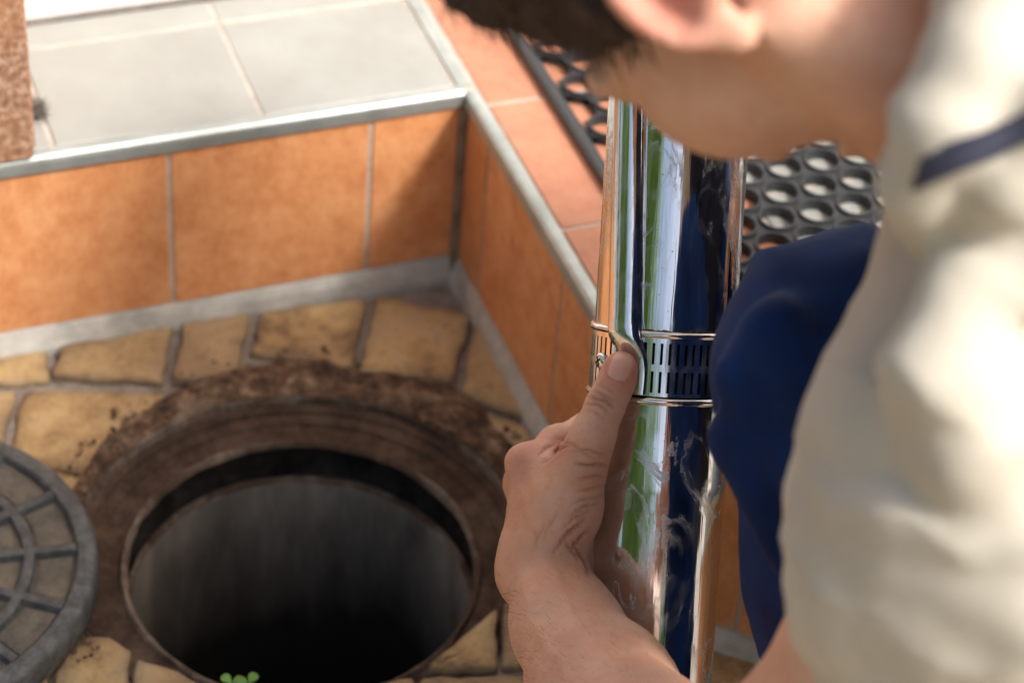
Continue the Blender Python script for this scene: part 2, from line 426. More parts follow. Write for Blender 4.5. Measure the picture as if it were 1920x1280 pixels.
def relax(V, F, it=2, lam=.5):
    e = np.concatenate([F[:, [0, 1]], F[:, [1, 2]], F[:, [2, 3]], F[:, [3, 0]]])
    for _ in range(it):
        acc = np.zeros_like(V); cnt = np.zeros(len(V))
        np.add.at(acc, e[:, 0], V[e[:, 1]]); np.add.at(acc, e[:, 1], V[e[:, 0]])
        np.add.at(cnt, e[:, 0], 1); np.add.at(cnt, e[:, 1], 1)
        V = V + lam * (acc / np.maximum(cnt, 1)[:, None] - V)
    return V
def normals(V, F):
    nrm = np.zeros_like(V); fn = np.cross(V[F[:, 2]] - V[F[:, 0]], V[F[:, 3]] - V[F[:, 1]])
    for i in range(4): np.add.at(nrm, F[:, i], fn)
    return nrm / (np.linalg.norm(nrm, axis=1)[:, None] + 1e-12)
def fbm(V, scale, octs=3):
    return np.array([noise.fractal(Vector(p) * scale, 1.0, 2.0, octs) for p in V])
def project(V):
    d = V - np.array(CAM); z = d @ np.array(Fv)
    return 960 + FPX * (d @ np.array(Rv)) / z, 640 - FPX * (d @ np.array(Uv)) / z

# ================================================================== THE SETTING
HOLE = W(0.2575, -0.199); RH = 0.1207
# ground: one sheet with the manhole opening left out
gv, gf = [], []
rings = [0.157, 0.25, 0.5, 1.2, 4, 15, 60, 220]
NS = 96
for r in rings:
    for j in range(NS):
        a = 2 * math.pi * j / NS; gv.append((HOLE.x + r * math.cos(a), HOLE.y + r * math.sin(a), -0.006))
for i in range(len(rings) - 1):
    for j in range(NS):
        k = (j + 1) % NS; gf.append((i * NS + j, i * NS + k, (i + 1) * NS + k, (i + 1) * NS + j))
ground = pyd('ground', gv, gf, M_MORTAR); tag(ground, kind='structure')
lawn = pyd('lawn', [(-40, -60, 0.0), (40, -60, 0.0), (40, -2.2, 0.0), (-40, -2.2, 0.0)], [(0, 1, 2, 3)], M_GRASS); tag(lawn, kind='structure')
pav = bpy.data.objects.new('pavement', None); COL.objects.link(pav); tag(pav, kind='structure'); pav.location = HOLE

# ---- step ("platform")
UC = 0.373                                                  # convex corner on the right riser
poly = [(-0.30, -1.6), (0, -1.6), (0, 0), (UC, 0), (UC + .45, .45), (UC + .45, 2.2), (-.30, 2.2)]
step = thing('tiled_step', 'raised house step clad in orange terracotta riser tiles with pale tiles on top', 'step', W(0, 0, 0))
inset = .0011
corep = [(-0.30, -1.6), (-inset, -1.6), (-inset, inset), (UC - inset * .41, inset), (UC + .45 - inset, .45 + inset * .41), (UC + .45 - inset, 2.2), (-.30, 2.2)]
prism('core', [W(u, v)[:2] for u, v in corep], -0.02, H - .0012, M_GROUT, step)
# left riser tiles
g = .0016
def span(a, b, p, off):
    js = [a]; x = off
    while x > a: x -= p
    while x < b:
        if x > a + .003: js.append(x)
        x += p
    return js + [b]
zt0, zt1 = .0170, H - .013
vs = [-1.6] + [x for x in np.arange(-.0755 - .15 * 9, -.07, .1503)] + [-.0035]
vs = sorted(x for x in vs if x >= -1.6)
for a, b in zip(vs[:-1], vs[1:]):
    if b - a > .02: box_uv('riser_tile', -.008, -.0001 + random.uniform(-.0003, .0003), a + g, b - g, zt0, zt1, M_RISER, step)
us = [.0035, .050, .200, .350, UC - .001]
for a, b in zip(us[:-1], us[1:]):
    box_uv('riser_tile', a + g, b - g, .0001 + random.uniform(-.0003, .0003), .008, zt0, zt1, M_RISER, step)
# chamfered front riser (45 degrees)
def chamfer_box(name, s0, s1, t0, t1, z0, z1, m, parent, bev=.0008):
    e = (Dv - Lv).normalized(); nrm = (Dv + Lv).normalized()     # along the face, out of the face
    bm = bmesh.new(); bmesh.ops.create_cube(bm, size=1)
    for vt in bm.verts: vt.co = Vector((vt.co.x * (s1 - s0), vt.co.y * (t1 - t0), vt.co.z * (z1 - z0)))
    bmesh.ops.bevel(bm, geom=bm.edges[:], offset=bev, segments=1, affect='EDGES')
    o = obj(name, bm, m)
    o.location = W(UC, 0) + e * (s0 + s1) / 2 + nrm * (t0 + t1) / 2 + Vector((0, 0, (z0 + z1) / 2))
    o.rotation_euler = (0, 0, math.atan2(e.y, e.x)); keep(o, parent)
    # local y must point out of the face
    return o
ss = [.004, .068, .218, .368, .518, .632]
for a, b in zip(ss[:-1], ss[1:]):
    chamfer_box('riser_tile', a + g, b - g, -.008, -.0001, zt0, zt1, M_RISER, step)
# tops
def top(u0, u1, v0, v1, m, nm): box_uv(nm, u0 + g, u1 - g, v0 + g, v1 - g, H - .010, H + random.uniform(-.0004, .0004), m, step, jit=.001)
vj = [-1.6] + sorted(-.1525 - .15 * k for k in range(9)) + [-.0055]
for a, b in zip(vj[:-1], vj[1:]):
    top(-.129, -.0075, a, b, M_WTILE, 'pale_tile'); top(-.162, -.129, a, b, M_WTILE, 'pale_tile')
uj = [-.162, -.129, .0208, .1708, .3208]
for a, b in zip(uj[:-1], uj[1:]): top(a, b, .0075, .150, M_LEDGE, 'ledge_tile')
def top_poly(pts, m, nm):
    c = Vector((sum(p[0] for p in pts) / len(pts), sum(p[1] for p in pts) / len(pts)))
    q = [Vector(p) + (c - Vector(p)).normalized() * .002 for p in pts]
    prism(nm, [W(x, y)[:2] for x, y in q], H - .010, H, m, step, .0006)
k_ = .006
top_poly([(.3208, .0075), (UC - .004, .0075), (UC + .1390, .150), (.3208, .150)], M_LEDGE, 'ledge_tile')
for a, b in zip(uj[:-1], uj[1:]):
    for j in range(6): top(a, b, .150 + .15 * j, .30 + .15 * j, M_WTILE, 'pale_tile')
top_poly([(.3208, .150), (.3208 + .19, .150), (.3208 + .19 + .142, .30), (.3208, .30)], M_WTILE, 'pale_tile')
for j in range(5): top(.3208, .4708, .30 + .15 * j, .45 + .15 * j, M_WTILE, 'pale_tile'); top(.4708, .6208, .30 + .15 * j, .45 + .15 * j, M_WTILE, 'pale_tile') 
# metal edge trims (quarter-round bead) and grout bead at the foot
def strip(name, a, b, prof, m, parent, sub=1, jitter=0):
    """sweep a profile [(out, z)] along the straight line a->b; out is to the right of the direction of travel"""
    d = (b - a).normalized(); o_ = Vector((d.y, -d.x, 0)); vsx, fs = [], []
    n = len(prof)
    for i in range(sub + 1):
        p = a.lerp(b, i / sub)
        for (x, z) in prof:
            jj = random.uniform(-jitter, jitter) if jitter else 0
            vsx.append(p + o_ * (x + jj) + Vector((0, 0, z + jj * .5)))
    for i in range(sub):
        for j in range(n): fs.append((i * n + j, i * n + (j + 1) % n, (i + 1) * n + (j + 1) % n, (i + 1) * n + j))
    fs.append(tuple(range(n))[::-1]); fs.append(tuple(sub * n + j for j in range(n)))
    o = pyd(name, vsx, fs, m); keep(o, parent); return o
q6 = [(-.0070, H - .011), (-.0070, H + .0006), (-.0030, H + .0012), (-.0002, H + .0006), (.0018, H - .0016), (.0024, H - .0045), (.0024, H - .0122), (-.004, H - .0122)]
strip('edge_trim', W(0, -1.6), W(0, -.0022), q6, M_TRIM, step)         # travel to the right: out is towards the viewer
strip('edge_trim', W(0.0024, 0), W(UC, 0), q6, M_TRIM, step)
strip('edge_trim', W(UC + .002, .0008), W(UC + .45, .45), q6, M_TRIM, step)
strip('divider_trim', W(-.162, 0), W(-.0072, 0), [(-.005, H - .008), (-.005, H + .0008), (-.001, H + .0016), (.005, H + .0008), (.005, H - .008)], M_TRIM, step)
base = [(-.006, -.015), (-.006, .0165), (.0015, .0160), (.0048, .009), (.0072, .0), (.0078, -.015)]
strip('base_bead', W(0, -1.6), W(0, -.006), base, M_BASEGROUT, step, 40, .0006)
strip('base_bead', W(.006, 0), W(UC, 0), base, M_BASEGROUT, step, 14, .0006)
strip('base_bead', W(UC, 0), W(UC + .45, .45), base, M_BASEGROUT, step, 14, .0006)
# vertical grout in the inner corner
box_uv('corner_grout', -.009, .0035, -.0045, .0085, .0, H - .014, M_CORNER, step, .002)

# white wall of the house and the stone-tiled pillar
wall = thing('white_wall', 'white plastered house wall rising behind the pale tiles', 'wall', W(-.2, .4, H))
box_uv('plaster', -.30, -.164, -.31, 2.2, H - .03, 2.6, M_WALL, wall, .002)
box_uv('sealant_joint', -.1645, -.1605, -.31, 2.2, H - .004, H + .0035, M_DARKGROUT, wall, .001)
box_uv('added_overhang', -.164, .60, -2.2, 2.2, 2.35, 2.45, M_WALL, wall, .01)  # unseen overhang, added to cut the sky light on the step top
pil = thing('tiled_pillar', 'brown speckled stone pillar on the left end of the step', 'pillar', W(-.08, -.46, H))
box_uv('pillar_core', -.29, -.004, -.62, -.321, H + .0015, 2.6, M_GROUT, pil)
zz = H + .0018; k = 0
while zz < 2.5:
    t = .1395
    for a, b in ((-.62, -.4705), (-.469, -.3187)):
        box_uv('stone_tile', -.004, .0045 + random.uniform(-.0004, .0004), a, b, zz + .001, zz + t - .001, M_PILLAR, pil)
    box_uv('stone_tile', -.155, -.0055, -.321, -.3155, zz + .001, zz + t - .001, M_PILLAR, pil)
    zz += t; k += 1

# ---- setts
NEAR = math.atan2(Dv.y, Dv.x)
def near_side(a):
    c = max(0., math.cos(a - NEAR)); return min(1., c * 1.8)
def sett(poly, idx):
    """poly: world (x,y) corners, counter-clockwise or not; clipped against the collar, rounded"""
    c = Vector((sum(p.x for p in poly) / len(poly), sum(p.y for p in poly) / len(poly), 0))
    pts = []
    n = len(poly)
    for i in range(n):
        a, b = poly[i], poly[(i + 1) % n]
        for t in (0.035, .2, .35, .5, .65, .8, .965): 
            p = a.lerp(b, t); pts.append(p)
    out = []
    for p in pts:
        p = Vector((p.x, p.y, 0)) + (c - Vector((p.x, p.y, 0))).normalized() * random.uniform(-.0018, .0016)
        d = p - HOLE; d.z = 0
        rr = .161 + .003 * math.sin(3 * math.atan2(d.y, d.x) + 1) - .033 * near_side(math.atan2(d.y, d.x)) 
        if d.length < rr: p = HOLE + d.normalized() * rr; p.z = 0
        out.append(p)
    area = 0.5 * sum(out[i].x * out[(i + 1) % len(out)].y - out[(i + 1) % len(out)].x * out[i].y for i in range(len(out)))
    if abs(area) < 3e-4: return
    c = sum(out, Vector()) / len(out)
    zt = random.uniform(-.0008, .0012)
    vs, fs, gr = [], [], []
    m = len(out)
    tx, ty = random.uniform(-.02, .02), random.uniform(-.02, .02)
    for (ins, z, g_) in ((0, -.02, 1), (.0, -.0045, 1), (.0011, -.0012, .8), (.0034, .0003, .45), (.012, .0006, .15)):
        for p in out:
            d = (c - p); q = p + d.normalized() * min(ins, d.length * .8)
            z_ = z + (zt + (q.x - c.x) * tx + (q.y - c.y) * ty + random.uniform(-.0007, .0007) if z > -.01 else 0)
            vs.append((q.x - c.x, q.y - c.y, z_)); gr.append(g_)
    for k in range(4):
        for i in range(m): fs.append((k * m + i, k * m + (i + 1) % m, (k + 1) * m + (i + 1) % m, (k + 1) * m + i))
    vs.append((0, 0, .0007 + zt)); gr.append(0)
    for i in range(m): fs.append((4 * m + i, 4 * m + (i + 1) % m, 5 * m))
    o = pyd('sett', vs, fs, M_SETT, smooth=True)
    at = o.data.attributes.new('grime', 'FLOAT', 'POINT'); at.data.foreach_set('value', gr)
    o.location = c; keep(o, pav)
quads_px = [
 [(-60, 672), (92, 648), (92, 712), (-60, 722)], [(112, 648), (326, 608), (304, 716), (98, 704)], [(340, 606), (472, 584), (442, 700), (322, 716)],
 [(487, 580), (688, 552), (664, 690), (470, 660)], [(706, 552), (886, 588), (850, 718), (672, 700)],
 [(890, 606), (922, 640), (986, 752), (990, 785), (862, 738)], [(862, 752), (992, 800), (1080, 960), (890, 900)],
 [(45, 726), (312, 734), (250, 900), (8, 862)], [(-80, 736), (34, 730), (0, 850), (-120, 850)],
 [(-120, 862), (0, 872), (240, 905), (190, 1060), (-160, 1010)], [(-160, 1022), (180, 1075), (150, 1185), (-200, 1160)],
 [(130, 1196), (248, 1190), (232, 1340), (80, 1330)], [(252, 1232), (420, 1272), (560, 1400), (240, 1400)],
 [(800, 1246), (932, 1140), (932, 1252), (812, 1256)], [(944, 1130), (1040, 1110), (1060, 1250), (942, 1250)],
 [(790, 1264), (985, 1264), (985, 1350), (760, 1350)], [(640, 1290), (780, 1264), (750, 1400), (600, 1400)], [(996, 1262), (1120, 1262), (1130, 1350), (996, 1350)],
 [(-200, 1175), (120, 1200), (70, 1330), (-220, 1300)], [(985, 960), (1100, 980), (1140, 1105), (960, 1118)],
 [(1150, 1120), (1220, 1150), (1300, 1250), (1135, 1255)], [(1310, 1212), (1420, 1226), (1420, 1330), (1240, 1270)], [(1432, 1232), (1560, 1262), (1560, 1360), (1432, 1340)]]
cov = []
for q in quads_px:
    pl = [G(*p) for p in q]; sett(pl, 0); cov.append(pl)
def inside(p, pl):
    s = None
    for i in range(len(pl)):
        a, b = pl[i], pl[(i + 1) % len(pl)]; z = (b.x - a.x) * (p.y - a.y) - (b.y - a.y) * (p.x - a.x)
        if s is None: s = z > 0
        elif (z > 0) != s: return False
    return True
row = 0; u = .012
while u < 1.35:
    hgt = .088; v = -1.5 + (.04 if row % 2 else 0)
    while v < .75:
        wd = random.choice((.075, .09, .11, .125))
        pl = [W(u, v), W(u, v + wd - .007), W(u + hgt - .007, v + wd - .007), W(u + hgt - .007, v)]
        ok = True
        for tu in (0, .25, .5, .75, 1):
            for tv in (0, .25, .5, .75, 1):
                p = W(u + tu * hgt, v + tv * wd)
                if any(inside(p, c) for c in cov) or (p - HOLE).length < .165: ok = False
                uu, vv = UV(p)
                if vv > -.012 and uu < UC + max(0, vv) + .02: ok = False
        if ok: sett(pl, 1)
        v += wd
    u += hgt; row += 1

# ---- manhole: dirt collar, rusty frame, worn lips, shaft
def noise_ring(amp, f):
    def j(i, a, r, z):
        q = noise.fractal(Vector((math.cos(a) * f, math.sin(a) * f, i * .7)), 1, 2, 4)
        return r + amp * q, z + amp * .35 * q
    return j
mh = thing('manhole', 'open round manhole with dark shaft and rusty brown frame beside the step', 'manhole', HOLE)
# collar: irregular, wider towards the step
back = (C0 - HOLE); back.z = 0; ba = math.atan2(back.y, back.x)
def collar_j(i, a, r, z):
    f = [1, .75, .4, .12, 0, 0][min(i, 5)]
    da = math.cos(a - ba - .15)
    q = noise.fractal(Vector((math.cos(a) * 3, math.sin(a) * 3, 3)), 1, 2, 5)
    q2 = noise.fractal(Vector((math.cos(a) * 9, math.sin(a) * 9, i * 1.7)), 1, 2, 4)
    return r + f * (.032 * max(0, da) ** 1.5 - .004 + .009 * q), z + (.0050 * q2 if 0 < i < 5 else 0) - .010 * near_side(a)
NC = 160
v_, f_ = lathe([(.176, -.004), (.170, .0022), (.166, .0035), (.162, .0030), (.1575, .0015), (.1570, -.03)], NC, collar_j)
o = pyd('dirt_collar', v_, f_, M_SOIL, mh, True)
nr_ = noise_ring(.0012, 5)
def lip_j(i, a, r, z):
    r, z = nr_(i, a, r, z); return r, z - .008 * near_side(a)
v_, f_ = lathe([(.1572, -.03), (.1570, .0008), (.1560, .0020), (.1548, .0012), (.1536, -.004), (.1534, -.03)], NC, lip_j)
pyd('outer_lip', v_, f_, M_LIP, mh, True)
v_, f_ = lathe([(.1538, -.03), (.1534, -.0045), (.1480, -.0052), (.1462, -.0085), (.1390, -.0094), (.1372, -.0122), (.1290, -.0132), (.1232, -.0128), (.1228, -.0175)], NC, noise_ring(.0010, 6))
pyd('rusty_frame', v_, f_, M_RUST, mh, True)
v_, f_ = lathe([(.1230, -.0170), (.1228, -.0118), (.1212, -.0098), (.1194, -.0102), (.1174, -.0135), (.1188, -.0155)], NC, noise_ring(.0013, 6))
pyd('inner_lip', v_, f_, M_LIP, mh, True)
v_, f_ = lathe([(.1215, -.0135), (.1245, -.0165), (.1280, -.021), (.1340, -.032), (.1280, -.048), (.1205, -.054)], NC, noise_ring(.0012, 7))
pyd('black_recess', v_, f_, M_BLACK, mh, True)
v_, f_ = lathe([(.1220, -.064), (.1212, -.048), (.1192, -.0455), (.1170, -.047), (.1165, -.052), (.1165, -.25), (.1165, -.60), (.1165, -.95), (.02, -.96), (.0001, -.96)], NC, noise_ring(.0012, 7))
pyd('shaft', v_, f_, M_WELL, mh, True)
v_, f_ = lathe([(.1225, -.055), (.1215, -.0458), (.1202, -.0442), (.1178, -.0446), (.1166, -.0475), (.1185, -.051)], NC, noise_ring(.0008, 5))
pyd('shaft_rim', v_, f_, M_LIP, mh, True)

# ---- lid lying to the left
def circle3(p, q, r):
    ax, ay, bx, by, cx, cy = p[0], p[1], q[0], q[1], r[0], r[1]
    d = 2 * (ax * (by - cy) + bx * (cy - ay) + cx * (ay - by))
    ux = ((ax * ax + ay * ay) * (by - cy) + (bx * bx + by * by) * (cy - ay) + (cx * cx + cy * cy) * (ay - by)) / d
    uy = ((ax * ax + ay * ay) * (cx - bx) + (bx * bx + by * by) * (ax - cx) + (cx * cx + cy * cy) * (bx - ax)) / d
    return ux, uy, math.hypot(ax - ux, ay - uy)
ZL = .026
lp = [G(178, 1085, ZL), G(0, 845, ZL), G(60, 1275, ZL)]
lx, ly, LR = circle3(*lp)
print('lid', lx, ly, LR)
LR = min(max(LR, .12), .16)
lc = lp[0] + Vector((-1, -.02, 0)).normalized() * LR
lid = thing('manhole_cover', 'round cast iron manhole cover with ribbed top lying left of the open manhole', 'manhole cover', (lc.x, lc.y, .0035))
def pl_lid(name, prof, m, n=96, closed=True):
    v_, f_ = lathe(prof, n, noise_ring(.0005, 12), closed); return pyd(name, v_, f_, m, lid, True)
ht = ZL - .0035
pl_lid('rim', [(LR - .002, .0), (LR, .003), (LR, ht - .004), (LR - .002, ht - .001), (LR - .004, ht), (LR * .905, ht), (LR * .895, ht - .002), (LR * .89, ht - .009), (LR * .89, 0)], M_IRON)
v_, f_ = lathe([(LR * .893, .002), (LR * .893, ht - .0066), (.0002, ht - .0060)], 96, noise_ring(.0004, 20)); pyd('dusty_plate', v_, f_, M_DUST, lid, True)
for rr in (.665, .40):
    pl_lid('ring_rib', [(LR * rr - .0048, ht - .008), (LR * rr - .0032, ht - .0012), (LR * rr, ht - .0004), (LR * rr + .0032, ht - .0012), (LR * rr + .0048, ht - .008)], M_IRON, 72)
nsp = 14
# orient so that spokes match the ones seen in the picture
a0 = None
p1 = G(132, 1025, ZL - .003); p2 = G(132, 1142, ZL - .003)
a1 = math.atan2(p1.y - lc.y, p1.x - lc.x); a2 = math.atan2(p2.y - lc.y, p2.x - lc.x); amid = (a1 + a2) / 2
print('spoke gap', math.degrees(a1 - a2), LR)
def spoke(r0, r1, wd):
    vs, fs = [], []
    for r in (r0, r1):
        for (y, z) in ((-wd, ht - .008), (-wd * .68, ht - .0014), (0, ht - .0006), (wd * .68, ht - .0014), (wd, ht - .008)): vs.append((r, y, z))
    for i in range(4): fs.append((i, i + 1, 6 + i, 5 + i))
    return vs, fs
for i in range(nsp):
    a = amid + (i + .5) * 2 * math.pi / nsp
    for (r0, r1, wd, ev) in ((LR * .665 + .003, LR * .895, .0044, 1), (LR * .40 + .003, LR * .665 - .003, .0044, 1), (0.0, LR * .40 - .003, .0042, 2)):
        if i % ev: continue
        v_, f_ = spoke(r0, r1, wd)
        v_ = [(x * math.cos(a) - y * math.sin(a), x * math.sin(a) + y * math.cos(a), z) for x, y, z in v_]
        pyd('rib', v_, f_, M_IRON, lid, True)

for i in range(nsp):
    for (r0, r1, ev) in ((LR * .665 + .0062, LR * .888 - .0012, 1), (LR * .40 + .0062, LR * .665 - .0062, 1)):
        b0 = amid + (i + .5) * 2 * math.pi / nsp; b1 = b0 + 2 * math.pi / nsp
        vs, fs = [], []; nn_ = 5
        for (ins, z) in ((0, ht - .0085), (0.0004, ht - .0052), (.0022, ht - .0040 + random.uniform(-.0005, .0004))):
            for q in range(2 * nn_):
                outer = q >= nn_; f = (q if not outer else 2 * nn_ - 1 - q) / (nn_ - 1); rr_ = (r1 - ins) if outer else (r0 + ins)
                mg = (.0058 + ins) / rr_; a = b0 + mg + (b1 - b0 - 2 * mg) * f
                vs.append((rr_ * math.cos(a), rr_ * math.sin(a), z + random.uniform(-.0003, .0003)))
        m_ = 2 * nn_
        for k in range(2):
            for q in range(m_): fs.append((k * m_ + q, k * m_ + (q + 1) % m_, (k + 1) * m_ + (q + 1) % m_, (k + 1) * m_ + q))
        for q in range(nn_ - 1): fs.append((2 * m_ + q, 2 * m_ + q + 1, 2 * m_ + m_ - 2 - q, 2 * m_ + m_ - 1 - q))
        pyd('panel', vs, fs, M_DUST, lid, True)
# ---- rubber ring mat
matt = thing('ring_mat', 'black rubber ring mat with round holes lying on the step', 'mat', W(.1, .25, H))
MH = .0085; Z0 = H + .0008
base_u, base_v, pv, pu = .1552, .1834, .0298, .0263
UM0, UM1, VM0, VM1 = -.10, .275, .0525, .62
cells = []
for r in range(-9, 5):
    uu = base_u + r * pu
    for cidx in range(-12, 20):
        vv = base_v - r * .0149 + cidx * pv
        if UM0 + .012 < uu < UM1 - .012 and VM0 + .016 < vv < VM1 - .014: cells.append((uu, vv))
# web: a hex cell with a hole round every ring
hexr = pv / math.sqrt(3)
def web_cell():
    vs, fs = [], []
    n = 24; ri = .0135
    for z in (.0, .0060):
        for j in range(n):
            a = 2 * math.pi * j / n
            # hex with vertices rotated so neighbours lie along v
            k = ((a - math.pi / 6) % (math.pi / 3)) - math.pi / 6
            rh = (pv / 2) / math.cos(((a + math.pi / 6) % (math.pi / 3)) - math.pi / 6) 
            vs.append((ri * math.cos(a), ri * math.sin(a), z)); vs.append((rh * math.cos(a), rh * math.sin(a), z))
    for j in range(n):
        k = (j + 1) % n; b0 = 0; b1 = 2 * n
        fs.append((b1 + 2 * j, b1 + 2 * j + 1, b1 + 2 * k + 1, b1 + 2 * k))
        fs.append((b0 + 2 * j, b0 + 2 * k, b0 + 2 * k + 1, b0 + 2 * j + 1))
    return vs, fs
wv, wf = web_cell(); V_, F_ = [], []
for (uu, vv) in cells:
    o0 = len(V_)
    # local x along v, y along u
    for (x, y, z) in wv: V_.append(W(uu + y, vv + x, Z0 + z))
    F_ += [tuple(o0 + i for i in f) for f in wf]
o = pyd('web', V_, F_, M_RUBBER); keep(o, matt)
ringm = None
rp = [(.0116, 0), (.0114, MH - .001), (.0119, MH), (.0132, MH), (.0138, MH - .0012), (.0139, 0)]
v_, f_ = lathe(rp, 28, None, True)
for (uu, vv) in cells:
    if ringm is None:
        r0 = pyd('ring', v_, f_, M_RUBBER, None, True); ringm = r0.data; o = r0
    else:
        o = bpy.data.objects.new('ring', ringm); COL.objects.link(o)
    o.location = W(uu, vv, Z0); keep(o, matt)
# solid border, with flat fillets between the border and the first rings
box_uv('border', UM0, UM1, VM0, VM0 + .010, Z0, Z0 + MH * .9, M_RUBBER, matt, .002)
box_uv('border', UM1 - .010, UM1, VM0 + .0105, VM1, Z0, Z0 + MH * .9, M_RUBBER, matt, .002)
box_uv('border', UM0, UM0 + .010, VM0 + .0105, VM1, Z0, Z0 + MH * .9, M_RUBBER, matt, .002)
box_uv('border', UM0 + .0105, UM1 - .0105, VM1 - .010, VM1, Z0, Z0 + MH * .9, M_RUBBER, matt, .002)

# ================================================================== THE PIPE
PA = P(1274, 200, 1.357); PB = P(1223, 1000, 1.381)
AX = (PA - PB).normalized()                              # upwards along the pipe
def along(py):                                           # distance from the foot of the pipe for a height in the picture
    lo, hi = -2., 2.
    for _ in range(60):
        m_ = (lo + hi) / 2; q = PB + AX * m_
        y = 640 - FPX * ((q - CAM).dot(Uv)) / ((q - CAM).dot(Fv))
        if y > py: lo = m_
        else: hi = m_
    return lo
s_foot = (0 - PB.z) / AX.z + .02
FOOT = PB + AX * s_foot
X1 = (-Fv - AX * (-Fv).dot(AX)).normalized()             # towards the viewer
Y1 = AX.cross(X1)                                        # to the right of the viewer... (checked below)
if Y1.dot(Rv) < 0: Y1 = -Y1
def T(py): return along(py) - s_foot
def PP(phi, r, t): return FOOT + AX * t + (X1 * math.cos(phi) + Y1 * math.sin(phi)) * r
pipe = thing('flue_pipe', 'shiny stainless steel pipe with a slotted collar, held by the crouching person', 'pipe', FOOT)
R0 = .0400
def tube(name, prof, m, n=160, wob=0.0, cap=False):
    vs, fs = [], []
    mm = len(prof)
    for j in range(n):
        a = 2 * math.pi * j / n
        for i, (t, r) in enumerate(prof):
            w_ = wob * noise.fractal(Vector((math.cos(a) * 2.2, math.sin(a) * 2.2, t * 6)), 1, 2, 2) if wob else 0
            vs.append(PP(a, r + w_, t))
    for j in range(n):
        k = (j + 1) % n
        for i in range(mm - 1): fs.append((j * mm + i, k * mm + i, k * mm + i + 1, j * mm + i + 1))
    o = pyd(name, vs, fs, m, None, True); keep(o, pipe); return o
tB0, tB1 = T(728), T(622)                                # slotted band bottom, top
tlow = T(740); tk0, tk1, tk2 = T(800), T(905), T(945)
def dense(a, b, ra, rb, n): return [(a + (b - a) * i / n, ra + (rb - ra) * (i / n) ** 1) for i in range(n + 1)]
lower = dense(.0, tk2, R0 * .986, R0 * .986, 24) + dense(tk2 + .002, tk1, R0 * .987, R0 * .998, 6) + dense(tk1 + .003, tk0, R0 * .998, R0 * .988, 8) + dense(tk0 + .003, tB0 - .002, R0 * .988, R0 * .990, 6)
tube('lower_tube', lower, M_STEEL, wob=.00018)
tTop = T(-420)
tube('upper_tube', dense(tB1 + .001, tTop, R0, R0, 60), M_STEEL, wob=.00022)
tube('inner_shade', dense(tB0 - .01, tB1 + .01, R0 * .90, R0 * .90, 4), M_BLACK)  # black cylinder that stands in for the shade inside, behind the slots
def bead(name, tc, r, rr):
    prof = []
    vs, fs = [], []
    n, m_ = 160, 10
    for j in range(n):
        a = 2 * math.pi * j / n
        for i in range(m_):
            b = 2 * math.pi * i / m_; vs.append(PP(a, r + rr * math.cos(b), tc + rr * math.sin(b)))
    for j in range(n):
        for i in range(m_):
            k = (j + 1) % n; l = (i + 1) % m_; fs.append((j * m_ + i, k * m_ + i, k * m_ + l, j * m_ + l))
    o = pyd(name, vs, fs, M_STEEL2, None, True); keep(o, pipe); return o
bead('bead_ring', T(616), R0 + .0012, .0019); bead('bead_ring', T(737), R0 + .0008, .0022)
# slotted band
def slotted():
    ns = 58; rb = R0 + .0016
    hb = tB1 - tB0
    rows = [0, .065, .43, .55, .915, 1.0]; slot_rows = {1, 3}
    vs, fs = [], []
    cols = []
    for s_ in range(ns):
        a = 2 * math.pi * s_ / ns; p_ = 2 * math.pi / ns
        cols += [a, a + p_ * .33, a + p_ * .66]
    m_ = len(rows)
    for a in cols:
        for rw in rows: vs.append(PP(a, rb, tB0 + hb * rw))
    n = len(cols)
    for j in range(n):
        k = (j + 1) % n
        for i in range(m_ - 1):
            if i in slot_rows and j % 3 == 0: continue
            fs.append((j * m_ + i, k * m_ + i, k * m_ + i + 1, j * m_ + i + 1))
    o = pyd('slotted_collar', vs, fs, M_STEEL2, None, False); keep(o, pipe)
    md = o.modifiers.new('thick', 'SOLIDIFY'); md.thickness = .0007; md.offset = -1
    return o
slotted()
def pipe_coords():
    for o in list(COL.objects):
        if o.parent is pipe and o.type == 'MESH':
            co = np.empty(len(o.data.vertices) * 3, np.float32); o.data.vertices.foreach_get('co', co); d = co.reshape(-1, 3) - np.array(FOOT, np.float32)
            at = o.data.attributes.new('along_pipe', 'FLOAT_VECTOR', 'POINT')
            at.data.foreach_set('vector', np.stack([d @ np.array(X1), d @ np.array(Y1), d @ np.array(AX)], 1).astype(np.float32).ravel())
